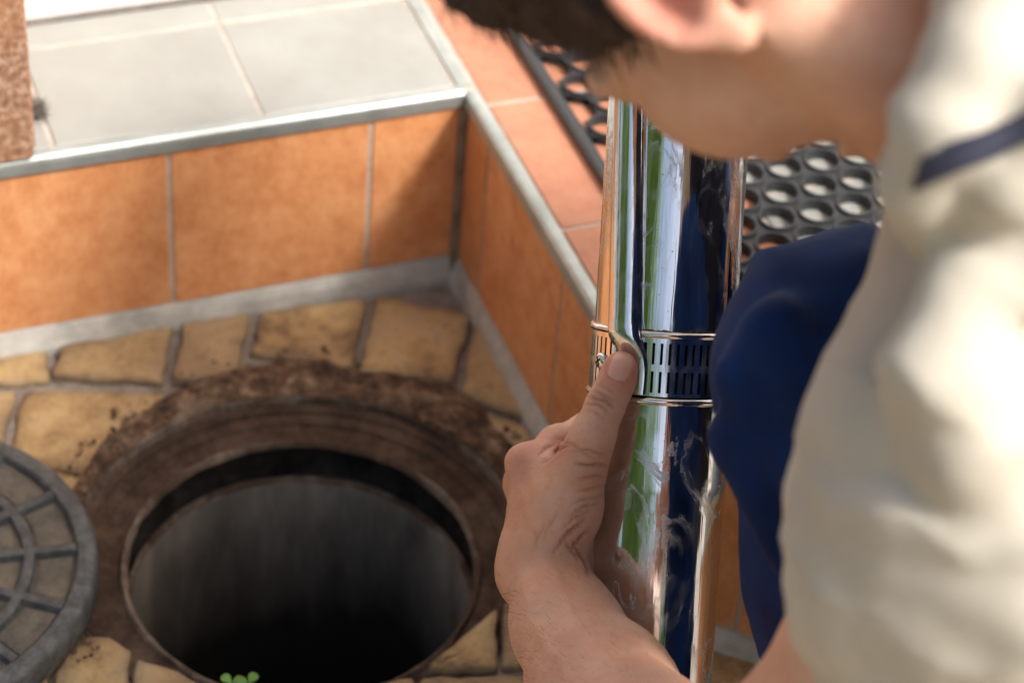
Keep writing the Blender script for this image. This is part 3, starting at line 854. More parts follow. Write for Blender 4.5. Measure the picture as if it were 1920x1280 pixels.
# side rod pressed flat at its lower end
def rod():
    stations = [(-420, 1174, 1, 1), (0, 1174, 1, 1), (300, 1170, 1, 1), (560, 1164.5, 1, 1), (600, 1163.5, 1.0, 1.0), (622, 1165, 1.02, .85), (640, 1171, .95, .55), (655, 1177, .82, .30), (670, 1181, .74, .2), (700, 1180, .72, .18), (726, 1178, .70, .18)]
    vs, fs = [], []; m_ = 20
    for (py, px, wf_, hf) in stations:
        t = T(py); q = FOOT + AX * t
        # angle on the pipe from the sideways offset at this height
        axpx = 960 + FPX * ((q - CAM).dot(Rv)) / ((q - CAM).dot(Fv)); sc = FPX / ((q - CAM).dot(Fv))
        ph = -math.asin(min(.98, max(-.98, (axpx - px) / sc / (R0 + .004))))
        w_, h_ = .0120 * wf_, .0095 * hf
        rb = R0 + (.0024 if py > 620 else .0002)
        for i in range(m_):
            a = math.pi * i / (m_ - 1)
            ph2 = ph - (w_ / R0) * math.cos(a) * .8
            vs.append(PP(ph2, rb + h_ * math.sin(a) ** .8, t))
    for s_ in range(len(stations) - 1):
        for i in range(m_ - 1): fs.append((s_ * m_ + i, s_ * m_ + i + 1, (s_ + 1) * m_ + i + 1, (s_ + 1) * m_ + i))
    o = pyd('side_rod', vs, fs, M_STEEL2, None, True); keep(o, pipe)
    md = o.modifiers.new('sub', 'SUBSURF'); md.levels = 1; md.render_levels = 2
rod()
# screw
sc_t = T(675); sc_q = PP(0, 0, sc_t)
def screw():
    axpx = 960 + FPX * ((sc_q - CAM).dot(Rv)) / ((sc_q - CAM).dot(Fv)); sc = FPX / ((sc_q - CAM).dot(Fv))
    ph = -math.asin((axpx - 1123) / sc / (R0 + .003))
    n_ = (X1 * math.cos(ph) + Y1 * math.sin(ph)); c = PP(ph, R0 + .0016, sc_t)
    a_ = AX; b_ = n_.cross(a_)
    prof = [(.0046, 0), (.0045, .0012), (.0038, .0024), (.0022, .0031), (.0009, .0031)]
    vs, fs = [], []; n = 24
    for j in range(n):
        a = 2 * math.pi * j / n
        for (r, z) in prof: vs.append(c + a_ * (r * math.cos(a)) + b_ * (r * math.sin(a)) + n_ * z)
    m_ = len(prof)
    for j in range(n):
        k = (j + 1) % n
        for i in range(m_ - 1): fs.append((j * m_ + i, k * m_ + i, k * m_ + i + 1, j * m_ + i + 1))
    fs.append(tuple(j * m_ + m_ - 1 for j in range(n)))
    o = pyd('screw', vs, fs, M_STEEL2, None, True); keep(o, pipe)
    for rot in (0.5, 0.5 + math.pi / 2):
        d1 = a_ * math.cos(rot) + b_ * math.sin(rot); d2 = n_.cross(d1)
        q = [c + n_ * .0033 + d1 * (x * .0026) + d2 * (y * .0005) for x, y in ((-1, -1), (1, -1), (1, 1), (-1, 1))] 
        q += [p - n_ * .0008 for p in q]
        s = pyd('screw_slot', q, [(0, 1, 2, 3), (4, 7, 6, 5), (0, 4, 5, 1), (1, 5, 6, 2), (2, 6, 7, 3), (3, 7, 4, 0)], M_BLACK); s.parent = o; s.matrix_parent_inverse = o.matrix_world.inverted() if False else Matrix.Translation(-FOOT) @ Matrix.Translation(FOOT)
        s.parent = o; s.matrix_parent_inverse = Matrix.Identity(4)
screw()
def dirt_line():
    vs, fs = [], []; n = 150
    for j in range(n + 1):
        ph = math.radians(-28 + 118 * j / n)
        q = max(0, .4 + noise.fractal(Vector((ph * 9, 1, 2)), 1, 2, 4)); q2 = max(0, noise.fractal(Vector((ph * 14, 5, 2)), 1, 2, 4))
        up = .0006 + .0016 * q + .004 * q2 * max(0, math.sin(ph)); t0_ = T(616) + .0012
        for (rr_, t) in ((R0 + .0002, t0_ - .001), (R0 + .0010, t0_), (R0 + .0008, t0_ + up * .6), (R0 + .0002, t0_ + up)): vs.append(PP(ph, rr_, t))
    for j in range(n):
        for i in range(3): fs.append((j * 4 + i, j * 4 + i + 1, j * 4 + 5 + i, j * 4 + 4 + i))
    o = pyd('dirt_line', vs, fs, M_SOIL, None, True); keep(o, pipe)
dirt_line()
pipe_coords()

# ================================================================== THE PERSON
def cv(r, u, b): return Rv * r + Uv * u - Fv * b         # direction in the viewer's frame (right, up, towards)
hc = cv(-.89, .36, -.28).normalized()                     # crown
hf = cv(-.06, -.67, -.74); hf = (hf - hc * hf.dot(hc)).normalized()   # face
hl = hc.cross(hf).normalized()                            # left ear
HC = P(1258, 29, .890) - hl * .084                        # middle of the head, level with the ears
def Hd(x, y, z): return HC + hl * x + hf * y + hc * z
AXES = (hl, hf, hc)
SHL = P(2010, 560, .965)                                  # left shoulder
ELB = P(1315, 1605, 1.13); ARM = P(1700, 1225, 1.02)
WR = P(1018, 1062, 1.362)
NECK = P(1930, -40, 1.03)
SHR = SHL + Vector((.10, .33, .08))
HIP = Vector((.60, .90, .36))
KN = P(1582, 680, 1.185); KR = P(1910, 640, 1.47)
def body_prims(f, fine):
    k = .004
    # --- forearm and wrist
    f.chain([(WR, .0205), (P(1052, 1175, 1.318), .0235), (P(1112, 1285, 1.272), .0315), (P(1215, 1420, 1.20), .038), (ELB, .040)], .02)
    f.chain([(P(1034, 1070, 1.385), .0170), (P(1075, 1185, 1.335), .0215), (P(1150, 1300, 1.285), .029), (ELB, .036)], .02)
    f.ell(P(972, 1068, 1.368), (Rv, Uv, Fv), (.0115, .016, .014), .016)          # styloid bump
    f.chain([(ELB, .039), (ARM, .044), (ARM.lerp(SHL, .5), .050), (SHL, .055)], .03)
    # --- palm
    for a, ra, b, rb in ((WR, .0195, P(996, 876, 1.372), .0128), (P(1025, 1065, 1.372), .0185, P(992, 908, 1.392), .0130), (P(1035, 1068, 1.385), .017, P(998, 934, 1.410), .0120), (P(1045, 1070, 1.39), .016, P(1010, 960, 1.426), .011)):
        f.cone(a, b, ra, rb, .012)
    f.chain([(P(1035, 905, 1.360), .0145), (P(1030, 1000, 1.362), .0195)], .014)
    # thenar and thumb
    f.chain([(P(1018, 1045, 1.356), .0185), (P(1062, 952, 1.346), .0182), (P(1087, 876, 1.3365), .0134)], .012)
    f.chain([(P(1087, 876, 1.3365), .0132), (P(1111, 818, 1.331), .0108), (P(1136, 757, 1.3285), .0103)], .010)
    f.chain([(P(1137, 757, 1.3285), .0099), (P(1154, 716, 1.3275), .0089), (P(1165, 688, 1.3275), .0081)], .006)
    f.ell(P(1161, 706, 1.3310), (Rv, Uv, Fv), (.0085, .0125, .0070), .006)       # thumb pad
    # heel of the hand
    f.cone(P(1066, 1010, 1.372), P(1086, 1078, 1.374), .0150, .0085, .010)
    # web between thumb and index
    f.cone(P(1058, 892, 1.346), P(1020, 888, 1.364), .0088, .010, .008)
    f.ell(P(974, 866, 1.3655), (Rv, Uv, Fv), (.0075, .0095, .009), .008)
    f.ell(P(966, 903, 1.382), (Rv, Uv, Fv), (.0065, .0080, .008), .007)
    # index finger, wraps behind the pipe
    f.chain([(P(999, 873, 1.374), .0118), (P(1045, 834, 1.392), .0104), (P(1097, 806, 1.414), .0096)], .007)
    f.chain([(P(1097, 806, 1.414), .0094), (P(1165, 798, 1.4365), .0086), (P(1220, 792, 1.4380), .0080), (P(1255, 790, 1.4370), .0072)], .004)
    for (ax_, ay, ad, bx, by, bd, cx, cy, cdp, ex, ey, r) in ((990, 908, 1.394, 1072, 868, 1.424, 1180, 852, 1.4460, 1262, 846, .0100), (996, 934, 1.412, 1075, 915, 1.436, 1175, 905, 1.4490, 1250, 900, .0094), (1008, 960, 1.428, 1080, 955, 1.446, 1160, 948, 1.4500, 1215, 945, .0082)):
        f.chain([(P(ax_, ay, ad), r * 1.12), (P(bx, by, bd), r)], .006)
        f.chain([(P(bx, by, bd), r), (P(cx, cy, cdp), r * .9), (P(ex, ey, cdp + .0005), r * .78)], .003)
    if fine: return
    # --- head
    f.ell(Hd(0, -.018, .050), AXES, (.0760, .0960, .0880), .01)
    f.ell(Hd(0, .028, -.022), AXES, (.0640, .0640, .0900), .02)
    for s in (-1, 1):
        f.cone(Hd(.058 * s, .002, -.035), Hd(.046 * s, .022, -.082), .020, .018, .02)
        f.cone(Hd(.046 * s, .022, -.082), Hd(.012 * s, .078, -.112), .022, .019, .03)
        f.ell(Hd(.047 * s, .062, -.008), AXES, (.022, .026, .030), .03)            # cheekbone
        f.ell(Hd(.031 * s, .083, .026), AXES, (.013, .011, .010), .006)           # closed eye
        f.cone(Hd(.012 * s, .094, .042), Hd(.045 * s, .078, .040), .009, .008, .012)
        f.ell(Hd(.014 * s, .105, -.026), AXES, (.010, .010, .008), .006)
        # ear
        e0 = Hd(.080 * s, -.006, -.002); ea = (hc * .96 - hf * .24).normalized(); eo = (hl * s * .86 - hf * .5).normalized(); ew = ea.cross(eo).normalized()
        f.ell(e0 + eo * .004, (ea, ew, eo), (.0235, .0125, .0070), .008)
        for i in range(14):
            a = math.radians(-150 + i * 20); b_ = math.radians(-150 + (i + 1) * 20)
            pa = e0 + ea * (.0235 * math.cos(a) + .003) + ew * (.0135 * math.sin(a)) + eo * .009
            pb = e0 + ea * (.0235 * math.cos(b_) + .003) + ew * (.0135 * math.sin(b_)) + eo * .009
            f.cone(pa, pb, .0042, .0042, .003)
        f.ell(e0 + eo * .011 + ea * .001 + hf * .003, (ea, ew, eo), (.012, .0070, .0065), .004, True)
        f.ell(e0 - ea * .025 + eo * .006, (ea, ew, eo), (.009, .008, .0055), .006)
    f.cone(Hd(0, .088, .022), Hd(0, .108, -.020), .010, .0125, .016)              # nose
    f.ell(Hd(0, .092, -.058), AXES, (.024, .010, .006), .008); f.ell(Hd(0, .090, -.070), AXES, (.020, .010, .006), .006)
    f.ell(Hd(0, .086, -.104), AXES, (.020, .017, .016), .014)
    f.cone(Hd(0, -.035, -.030), NECK, .054, .060, .014)
    f.cone(Hd(0, -.012, -.050), NECK, .043, .060, .014)
    # torso and the far arm (covered by the clothes for the most part)
    f.chain([(NECK, .062), (NECK.lerp(HIP, .35), .105), (NECK.lerp(HIP, .7), .11), (HIP, .12)], .05)
    f.cone(SHL, NECK, .052, .05, .04); f.cone(SHR, NECK, .055, .05, .04)
    er = SHR.lerp(KR, .5) + Vector((.10, .06, -.10)); wr_ = KR + Vector((.06, .0, .085))
    f.chain([(SHR, .052), (er, .040), (wr_, .024)], .02)
    pq = KR + Vector((.0, 0, .085))
    f.chain([(wr_, .024), (pq, .021)], .015)
    for i in range(4):
        b = pq + Vector((-.01, -.03 + i * .02, 0))
        f.chain([(b, .0095), (b + Vector((-.035, 0, .0)), .0088), (b + Vector((-.058, 0, -.015)), .008), (b + Vector((-.066, 0, -.034)), .007)], .003)
    b = pq + Vector((.0, -.035, 0)); f.chain([(b, .012), (b + Vector((-.02, -.022, -.012)), .0105), (b + Vector((-.035, -.03, -.03)), .0085)], .004)

person = None
# split plane across the forearm, below the frame: fine mesh on the hand side, coarser mesh on the other
cutP = P(1280, 1500, 1.18); cutN = np.array((ELB - WR).normalized())
pts = [P(936, 660, 1.33), P(1300, 660, 1.30), P(936, 1450, 1.33), P(1420, 1690, 1.10), P(1420, 1690, 1.2), P(936, 800, 1.47), P(1300, 700, 1.47), P(1300, 1450, 1.25)]
lo = np.min([np.array(p) for p in pts], 0) - .015; hi = np.max([np.array(p) for p in pts], 0) + .015
ff = Field(lo, hi, .0016); body_prims(ff, True)
V1, Q1 = ff.mesh(); del ff
V1 = relax(V1, Q1, 3, .5)
cc = V1[Q1].mean(1); Q1 = Q1[(cc - np.array(cutP)) @ cutN < 0]
allp = [HC, NECK, SHL, SHR, HIP, ELB, Hd(0, 0, .15), Hd(0, .13, 0), KR]
lo = np.min([np.array(p) for p in allp], 0) - .13; hi = np.max([np.array(p) for p in allp], 0) + .13
fc = Field(lo, hi, .0036); body_prims(fc, False)
V2, Q2 = fc.mesh(); del fc
V2 = relax(V2, Q2, 1, .5)
cc = V2[Q2].mean(1)
far = ((cc - np.array(cutP)) @ cutN < 0.0008)
hm = far & (np.linalg.norm(cc - np.array(WR), axis=1) < .34) & (((cc - np.array(CAM)) @ np.array(Rv)) / ((cc - np.array(CAM)) @ np.array(Fv)) * FPX + 960 < 1345)
Q2 = Q2[~hm]
# skin creases on the fine part
px, py = project(V1); n1 = normals(V1, Q1)
vis = (n1 @ np.array(Fv)) < .2
crease = np.zeros(len(V1)); flush = np.zeros(len(V1)); disp = np.zeros(len(V1))
tax = np.array([-.42, .907])                              # thumb axis in the picture, tip to base
def line(cx, cy, ang, length, wd, depth, bow=0.0):
    """a fold: centre, direction, half length, half width (picture units), depth in metres"""
    global disp, crease
    ca, sa = math.cos(ang), math.sin(ang); x = (px - cx) * ca + (py - cy) * sa; y = -(px - cx) * sa + (py - cy) * ca
    y = y - bow * (x / length) ** 2 - 1.5 * np.sin(x * .13 + cx)
    q = np.exp(-(y / wd) ** 2) * np.clip(1 - (np.abs(x) / length) ** 3, 0, 1) * vis
    disp -= q * depth; crease = np.maximum(crease, q * min(1, depth / .0009) * .75)
    disp += depth * .45 * np.exp(-((np.abs(y) - wd * 2.1) / (wd * 1.2)) ** 2) * np.clip(1 - (np.abs(x) / length) ** 3, 0, 1) * vis
ta = math.atan2(.42, .907)                                # across the thumb
for (dx, dy, L_, wd, dp, bw) in ((0, 0, 30, 4.0, .0007, 5), (4, -10, 24, 3.4, .00055, 4), (-5, 11, 27, 3.4, .0005, 6), (-9, 24, 20, 3.0, .0003, 5), (9, -22, 22, 2.6, .00025, 3)):
    line(1128 + dx, 750 + dy, ta, L_, wd, dp * 1.35, bw)
for i, (cx, cy, an, L_, dp) in enumerate(((1080, 838, .55, 44, .00035), (1105, 845, .15, 34, .0004), (1108, 870, .05, 36, .0006), (1110, 893, -.05, 32, .0004), (1108, 915, -.2, 34, .0004), (1100, 935, -.3, 36, .00035), (1092, 952, -.45, 36, .0004), (1080, 970, -.6, 36, .0004),
        (1075, 990, -.75, 34, .0006), (1062, 1005, -.9, 36, .0005), (1050, 1018, -1.0, 34, .0004), (1084, 1012, -.8, 30, .0007), (1040, 850, -.62, 36, .0010), (1022, 842, -.5, 20, .0007), (1012, 1000, -1.2, 34, .00025), (1030, 985, -1.1, 34, .00025), (1090, 1045, 1.1, 40, .0008), (1070, 1030, 1.0, 30, .0005))):
    line(cx, cy, an, L_, 2.9, dp * 1.5, 3)
for (vx, vy, an, L_, wd, hh) in ((985, 960, 1.35, 70, 9, .0008), (1005, 930, 1.15, 60, 8, .0007), (1000, 1150, 1.15, 110, 11, .0009), (1062, 1120, 1.0, 90, 9, .0007), (1040, 1230, 1.2, 90, 12, .0008)):
    ca, sa_ = math.cos(an), math.sin(an); x = (px - vx) * ca + (py - vy) * sa_; y = -(px - vx) * sa_ + (py - vy) * ca - 8 * np.sin(x / 38 + vx)
    disp += hh * np.exp(-(y / wd) ** 2) * np.clip(1 - (np.abs(x) / L_) ** 4, 0, 1) * vis
fine = fbm(V1, 95, 3) * .00040 + fbm(V1, 300, 2) * .00014
V1 = V1 + n1 * (disp + fine)[:, None]
nx = ((px - 1163.5) * .933 + (py - 688) * .36) / 25.5; ny = ((px - 1163.5) * .36 - (py - 688) * .933) / 25.0
nr = (np.abs(nx) ** 2.6 + np.abs(ny) ** 2.6) ** (1 / 2.6)
ringd = np.exp(-((nr - 1.16) / .10) ** 2) * vis * np.clip(.75 - ny, 0, 1)
V1 = V1 + n1 * (ringd * .0006)[:, None]; crease = np.maximum(crease, np.exp(-((nr - 1.03) / .06) ** 2) * vis * .35 * np.clip(.8 - ny, 0, 1))
flush = np.maximum(flush, np.exp(-(((px - 1158) / 38) ** 2 + ((py - 690) / 42) ** 2)) * .75)
flush = np.maximum(flush, np.exp(-(((px - 1020) / 55) ** 2 + ((py - 832) / 30) ** 2)) * .65)
flush = np.maximum(flush, np.exp(-(((px - 972) / 22) ** 2 + ((py - 865) / 26) ** 2)) * .5)
flush = np.maximum(flush, np.exp(-(((px - 1125) / 30) ** 2 + ((py - 752) / 16) ** 2)) * .35)
# flush on the ear
e0 = np.array(Hd(.084, -.008, .006)); fl2 = np.exp(-(np.linalg.norm(V2 - e0, axis=1) / .030) ** 2) * .8
VB = np.concatenate([V1, V2]); QB = np.concatenate([Q1, Q2 + len(V1)])
used = np.unique(QB); remap = np.full(len(VB), -1); remap[used] = np.arange(len(used))
fl = np.concatenate([flush, fl2])[used]; cr = np.concatenate([crease, np.zeros(len(V2))])[used]
bme = np_mesh('person', VB[used], remap[QB])
person = obj('person', bme, M_SKIN)
tag(person, 'crouching person in cream hooded top and navy trousers holding the steel pipe', 'person')
for nm, arr in (('flush', fl), ('crease', cr)):
    if len(bme.vertices) == len(arr):
        at = bme.attributes.new(nm, 'FLOAT', 'POINT'); at.data.foreach_set('value', arr.astype(np.float32))
# --- thumbnail, laid on the skin
bv = BVHTree.FromPolygons([tuple(v) for v in V1], [tuple(int(i) for i in q) for q in Q1])
def nail():
    nu, nv = 15, 17; vs, fs = [], []; ok = True
    ax2 = np.array([.36, -.933]); pr = np.array([.933, .36])
    for j in range(nv):
        for i in range(nu):
            x = -1 + 2 * i / (nu - 1); y = -1 + 2 * j / (nv - 1)
            wdt = 23.0 * (1 - .10 * (y + 1) / 2); yy = y * 23 + (1 - x * x) * (5 if y > 0 else -4 * -y * 1.0)
            # squircle outline
            sq = math.sqrt(max(0, 1 - .42 * y * y if y < 0 else 1 - .30 * y * y))
            q = np.array([1163.5, 688.0]) + pr * (x * wdt * sq) + ax2 * yy
            r = ray(q[0], q[1]).normalized(); h = bv.ray_cast(CAM, r)
            p = h[0] if h[0] is not None else CAM + r * 1.33
            edge = max(abs(x), abs(y)) 
            vs.append(p - r * (.00045 if edge < .99 else -.0004) - Uv * 0)
    for j in range(nv - 1):
        for i in range(nu - 1): fs.append((j * nu + i, j * nu + i + 1, (j + 1) * nu + i + 1, (j + 1) * nu + i))
    return pyd('thumbnail', vs, fs, M_NAIL, person, True)
nail()

# --- fine hair on the forearm
rh = np.random.RandomState(9); cand = np.where((py > 1075) & (n1 @ np.array(Fv) < .35))[0]; vs, fs = [], []
fa = np.array((WR - ELB).normalized())
for i in rh.choice(cand, min(1500, len(cand)), replace=False):
    nn = n1[i]; d = fa * .5 - np.array(Rv) * .5 + nn * .28 + rh.normal(0, .25, 3); d /= np.linalg.norm(d)
    sd = np.cross(d, nn); sd = sd / (np.linalg.norm(sd) + 1e-9) * .00007; L = rh.uniform(.004, .009); p = V1[i] - nn * .0002; o = len(vs)
    vs += [p - sd, p + sd, p + d * L]; fs.append((o, o + 1, o + 2))
ah = pyd('arm_hair', vs, fs, M_HAIR, person); tag(ah, kind='stuff')
# --- hair
fh = Field(np.array(Hd(0, 0, .04)) - .21, np.array(Hd(0, 0, .04)) + .21, .0035)
fh.ell(Hd(0, -.020, .056), AXES, (.0835, .1030, .0990), .01)
fh.ell(Hd(.005, .044, .098), AXES, (.054, .036, .034), .02)
fh.cone(Hd(.02, -.075, .0), Hd(.0, -.085, -.035), .045, .030, .02)
fh.cone(Hd(.070, .012, .035), Hd(.067, .016, .004), .012, .006, .01)
fh.cone(Hd(-.070, .012, .035), Hd(-.067, .016, .004), .012, .006, .01)
# clear the face, ears and neck
fh.ell(Hd(0, .090, -.020), AXES, (.070, .060, .070), .012, True)
for s in (-1, 1):
    fh.ell(Hd(.092 * s, -.006, -.004), AXES, (.024, .023, .036), .008, True)
    fh.ell(Hd(.075 * s, .040, -.045), AXES, (.035, .045, .055), .01, True)
    fh.ell(Hd(.070 * s, -.035, -.062), AXES, (.040, .040, .040), .01, True)
Vh, Qh = fh.mesh(); nh = normals(Vh, Qh)
Vh = Vh + nh * (fbm(Vh, 55, 3) * .004 + fbm(Vh, 160, 2) * .0016)[:, None]
hairo = obj('hair', np_mesh('hair', Vh, Qh), M_HAIR, person)
rh = np.random.RandomState(5); pick = rh.choice(len(Vh), 5200, replace=False); vs, fs = [], []
flow = np.array((hf * .75 - hc * .5).normalized())
for i in pick:
    nn = nh[i]; d = flow - nn * (flow @ nn) + nn * rh.uniform(.10, .55) + rh.normal(0, .22, 3); d /= np.linalg.norm(d)
    L = rh.uniform(.010, .024); sd = np.cross(d, nn); sd /= (np.linalg.norm(sd) + 1e-9); sd = sd * rh.uniform(.0004, .0008); p = Vh[i] - nn * .001; o = len(vs)
    vs += [p - sd, p + sd, p + d * L * .6 + sd * .8 + nn * .001, p + d * L * .6 - sd * .8 + nn * .001, p + d * L - nn * .001]; fs += [(o, o + 1, o + 2, o + 3), (o + 3, o + 2, o + 4)]
hs = pyd('strands', vs, fs, M_HAIR, hairo); tag(hs, kind='stuff')

# --- cream top
allp = [NECK, SHL, SHR, HIP, ELB, P(1640, 300, .85), P(1560,1200,.95)]
lo = np.min([np.array(p) for p in allp], 0) - .17; hi = np.max([np.array(p) for p in allp], 0) + .17
ft = Field(lo, hi, .0045)
sl_end = P(1758, 1195, 0.99)
ft.chain([(SHL, .064), (P(1925, 760, .955), .069), (P(1850, 980, .965), .068), (sl_end, .054)], .03)
ft.chain([(NECK, .066), (NECK.lerp(HIP, .35), .118), (NECK.lerp(HIP, .75), .122), (HIP, .13)], .05)
ft.cone(SHL, NECK, .066, .055, .04); ft.cone(SHR, NECK, .07, .06, .04)
er = SHR.lerp(KR, .5) + Vector((.10, .06, -.10))
ft.chain([(SHR, .075), (SHR.lerp(er, .75), .060)], .03)
# rolled hood / collar round the neck
hood = [P(1915, -160, .870), P(1875, 0, .846), P(1830, 120, .832), P(1775, 240, .832), P(1738, 330, .850), P(1750, 420, .89)]
ft.chain([(p, r) for p, r in zip(hood, (.020, .020, .019, .017, .015, .010))], .005)
hood2 = [P(2080, -140, .865), P(2055, 20, .842), P(1985, 190, .832), P(1890, 330, .842), P(1800, 430, .880)]
ft.chain([(p, r) for p, r in zip(hood2, (.021, .022, .021, .018, .012))], .005)
hood3 = [P(2130, 250, .86), P(2040, 400, .860), P(1920, 490, .872), P(1800, 540, .895)]
ft.chain([(p, r) for p, r in zip(hood3, (.020, .020, .018, .010))], .010)
# folds that run round the arm, and the gathered cuff
AXP = [SHL, P(1925, 760, .955), P(1850, 980, .965), sl_end]; AXR = [.064, .069, .068, .054]
def arm_at(t):
    t = min(max(t, 0), 2.9999); i = int(t); f = t - i
    return AXP[i].lerp(AXP[i + 1], f), AXR[i] + (AXR[i + 1] - AXR[i]) * f
def fold(t0, t1, a0, a1, rad, k, sink=.002, sub=False):
    pts = []
    for i in range(9):
        f = i / 8; c, rr_ = arm_at(t0 + (t1 - t0) * f); a = math.radians(a0 + (a1 - a0) * f)
        pts.append((c - Rv * (rr_ - sink) * math.cos(a) - Fv * (rr_ - sink) * math.sin(a), rad * (.35 + .65 * math.sin(math.pi * min(1, f * .85 + .15)))))
    for (p, ra), (q, rb) in zip(pts[:-1], pts[1:]): ft.cone(p, q, ra, rb, k, sub=sub)
for a in ((.30, .75, -20, 75, .012, .02), (.75, 1.25, -25, 80, .012, .02), (1.25, 1.10, -30, 95, .010, .02), (1.70, 1.95, -50, 110, .0125, .014), (2.14, 2.28, -60, 120, .0115, .008), (2.45, 2.58, -60, 125, .0120, .007), (2.74, 2.86, -60, 130, .0110, .007), (2.98, 2.99, -80, 150, .0095, .006)): fold(*a)
ft.chain([(P(1800, 560, .868), .014), (P(1775, 690, .874), .018), (P(1815, 840, .885), .016), (P(1870, 950, .895), .008)], .016)
# opening for the neck and for the arm
ft.cone(HC, NECK, .060, .050, .01, sub=True)
cutd = (P(1375, 1560, 1.13) - SHL).normalized()
Vt, Qt = ft.mesh(); nt_ = normals(Vt, Qt)
AA = np.array((sl_end - SHL).normalized()); sa = (Vt - np.array(SHL)) @ AA
wr1 = fbm(Vt, 9, 3); wr2 = fbm(Vt + 5., 6, 2)
rid = (1 - np.abs(np.sin((sa + wr1 * .030 + wr2 * .02) * math.pi / .046))) ** 1.6
amp = .0024 + .0050 * np.clip((sa - .05) / .14, 0, 1)
Vt = Vt + nt_ * (wr1 * .004 + wr2 * .004 + fbm(Vt, 34, 2) * .0012 + rid * amp * np.clip(.6 + wr2 * 1.2, .15, 1.2))[:, None]
obj('hooded_top', np_mesh('hooded_top', Vt, Qt), M_CREAM, person)
# --- trousers
AN = Vector((.258, .80, .085))
KR = P(1910, 640, 1.47); AR = Vector((.62, 1.30, .26))
allp = [KN, AN, KR, AR, HIP, NECK]
lo = np.min([np.array(p) for p in allp], 0) - .14; hi = np.max([np.array(p) for p in allp], 0) + .14
fp = Field(lo, hi, .0045)
hl_ = HIP + Vector((0, -.10, -.02)); hr_ = HIP + Vector((0, .10, 0))
fp.chain([(hl_, .105), (hl_.lerp(KN, .6), .080), (KN, .0575)], .03)
fp.chain([(KN, .0575), (KN.lerp(AN, .3), .0595), (KN.lerp(AN, .65), .058), (AN, .050)], .03)
fp.chain([(hr_, .105), (KR, .065), (AR, .052)], .03); fp.cone(hl_, hr_, .11, .11, .03)
for (a, b, r) in ((P(1400, 700, 1.135), P(1560, 980, 1.128), .013), (P(1450, 620, 1.122), P(1640, 920, 1.115), .013), (P(1385, 830, 1.148), P(1500, 1090, 1.155), .012)):
    fp.cone(a, b, r, r * .7, .02)
Vp, Qp = fp.mesh(); np_ = normals(Vp, Qp)
pxk, pyk = project(Vp); fw = fbm(Vp, 8, 3)
rk = (1 - np.abs(np.sin(((pxk * .86 - pyk * .50) / 62 + fw * 1.6)))) ** 1.3
Vp = Vp + np_ * (fbm(Vp, 14, 3) * .003 + rk * .0055 * np.clip(.5 + fbm(Vp + 3., 10, 2), 0, 1))[:, None]
obj('trousers', np_mesh('trousers', Vp, Qp), M_NAVY, person)
# --- dungaree bib and back
bp = [NECK, HIP]; lo = np.min([np.array(p) for p in bp], 0) - .20; hi = np.max([np.array(p) for p in bp], 0) + .20
fb = Field(lo, hi, .006)
fb.chain([(NECK.lerp(HIP, .22), .118), (NECK.lerp(HIP, .35), .139), (NECK.lerp(HIP, .75), .144), (HIP, .152)], .04)
Vb, Qb = fb.mesh(); nb = normals(Vb, Qb); Vb = Vb + nb * (fbm(Vb, 14, 3) * .004)[:, None]
obj('dungaree_bib', np_mesh('dungaree_bib', Vb, Qb), M_BIB, person)
# --- shoes
for A_, z in ((AN, .0), (AR, H)):
    b_ = Vector((A_.x, A_.y, z))
    fs_ = Field(np.array(b_) - np.array((.27, .12, .02)), np.array(A_) + np.array((.16, .12, .10)), .005)
    fs_.chain([(b_ + Vector((.05, 0, .042)), .040), (b_ + Vector((-.06, 0, .036)), .034), (b_ + Vector((-.15, 0, .030)), .028)], .03)
    fs_.cone(A_, b_ + Vector((.03, 0, .05)), .042, .042, .03)
    Vs, Qs = fs_.mesh(); obj('shoe', np_mesh('shoe', Vs, Qs), M_SHOE, person)
# --- dungaree strap over the shoulder
def ribbon(name, pts, wdir, wd, m):
    vs, fs = [], []
    for p in pts:
        for s, off in ((-1, 0), (1, 0)): vs.append(p + wdir * (s * wd))
    n = len(pts)
    for i in range(n - 1): fs.append((2 * i, 2 * i + 1, 2 * i + 3, 2 * i + 2))
    o = pyd(name, vs, fs, m, person, True); md = o.modifiers.new('t', 'SOLIDIFY'); md.thickness = .003; return o
bt = BVHTree.FromPolygons([tuple(v) for v in Vt], [tuple(int(i) for i in q) for q in Qt])
sp_ = []
for i in range(24):
    x = 1725 + 22 * i; y = 326 - (x - 1725) * .43
    h = bt.ray_cast(CAM, ray(x, y).normalized())
    sp_.append((h[0] if h[0] is not None else P(x, y, .86)) - Fv * .004)
for _ in range(4): sp_ = [sp_[0]] + [(sp_[i - 1] + sp_[i] * 2 + sp_[i + 1]) / 4 for i in range(1, len(sp_) - 1)] + [sp_[-1]]
ribbon('strap', sp_, (Uv * .9 + Rv * .3).normalized(), .0065, M_STRAP)

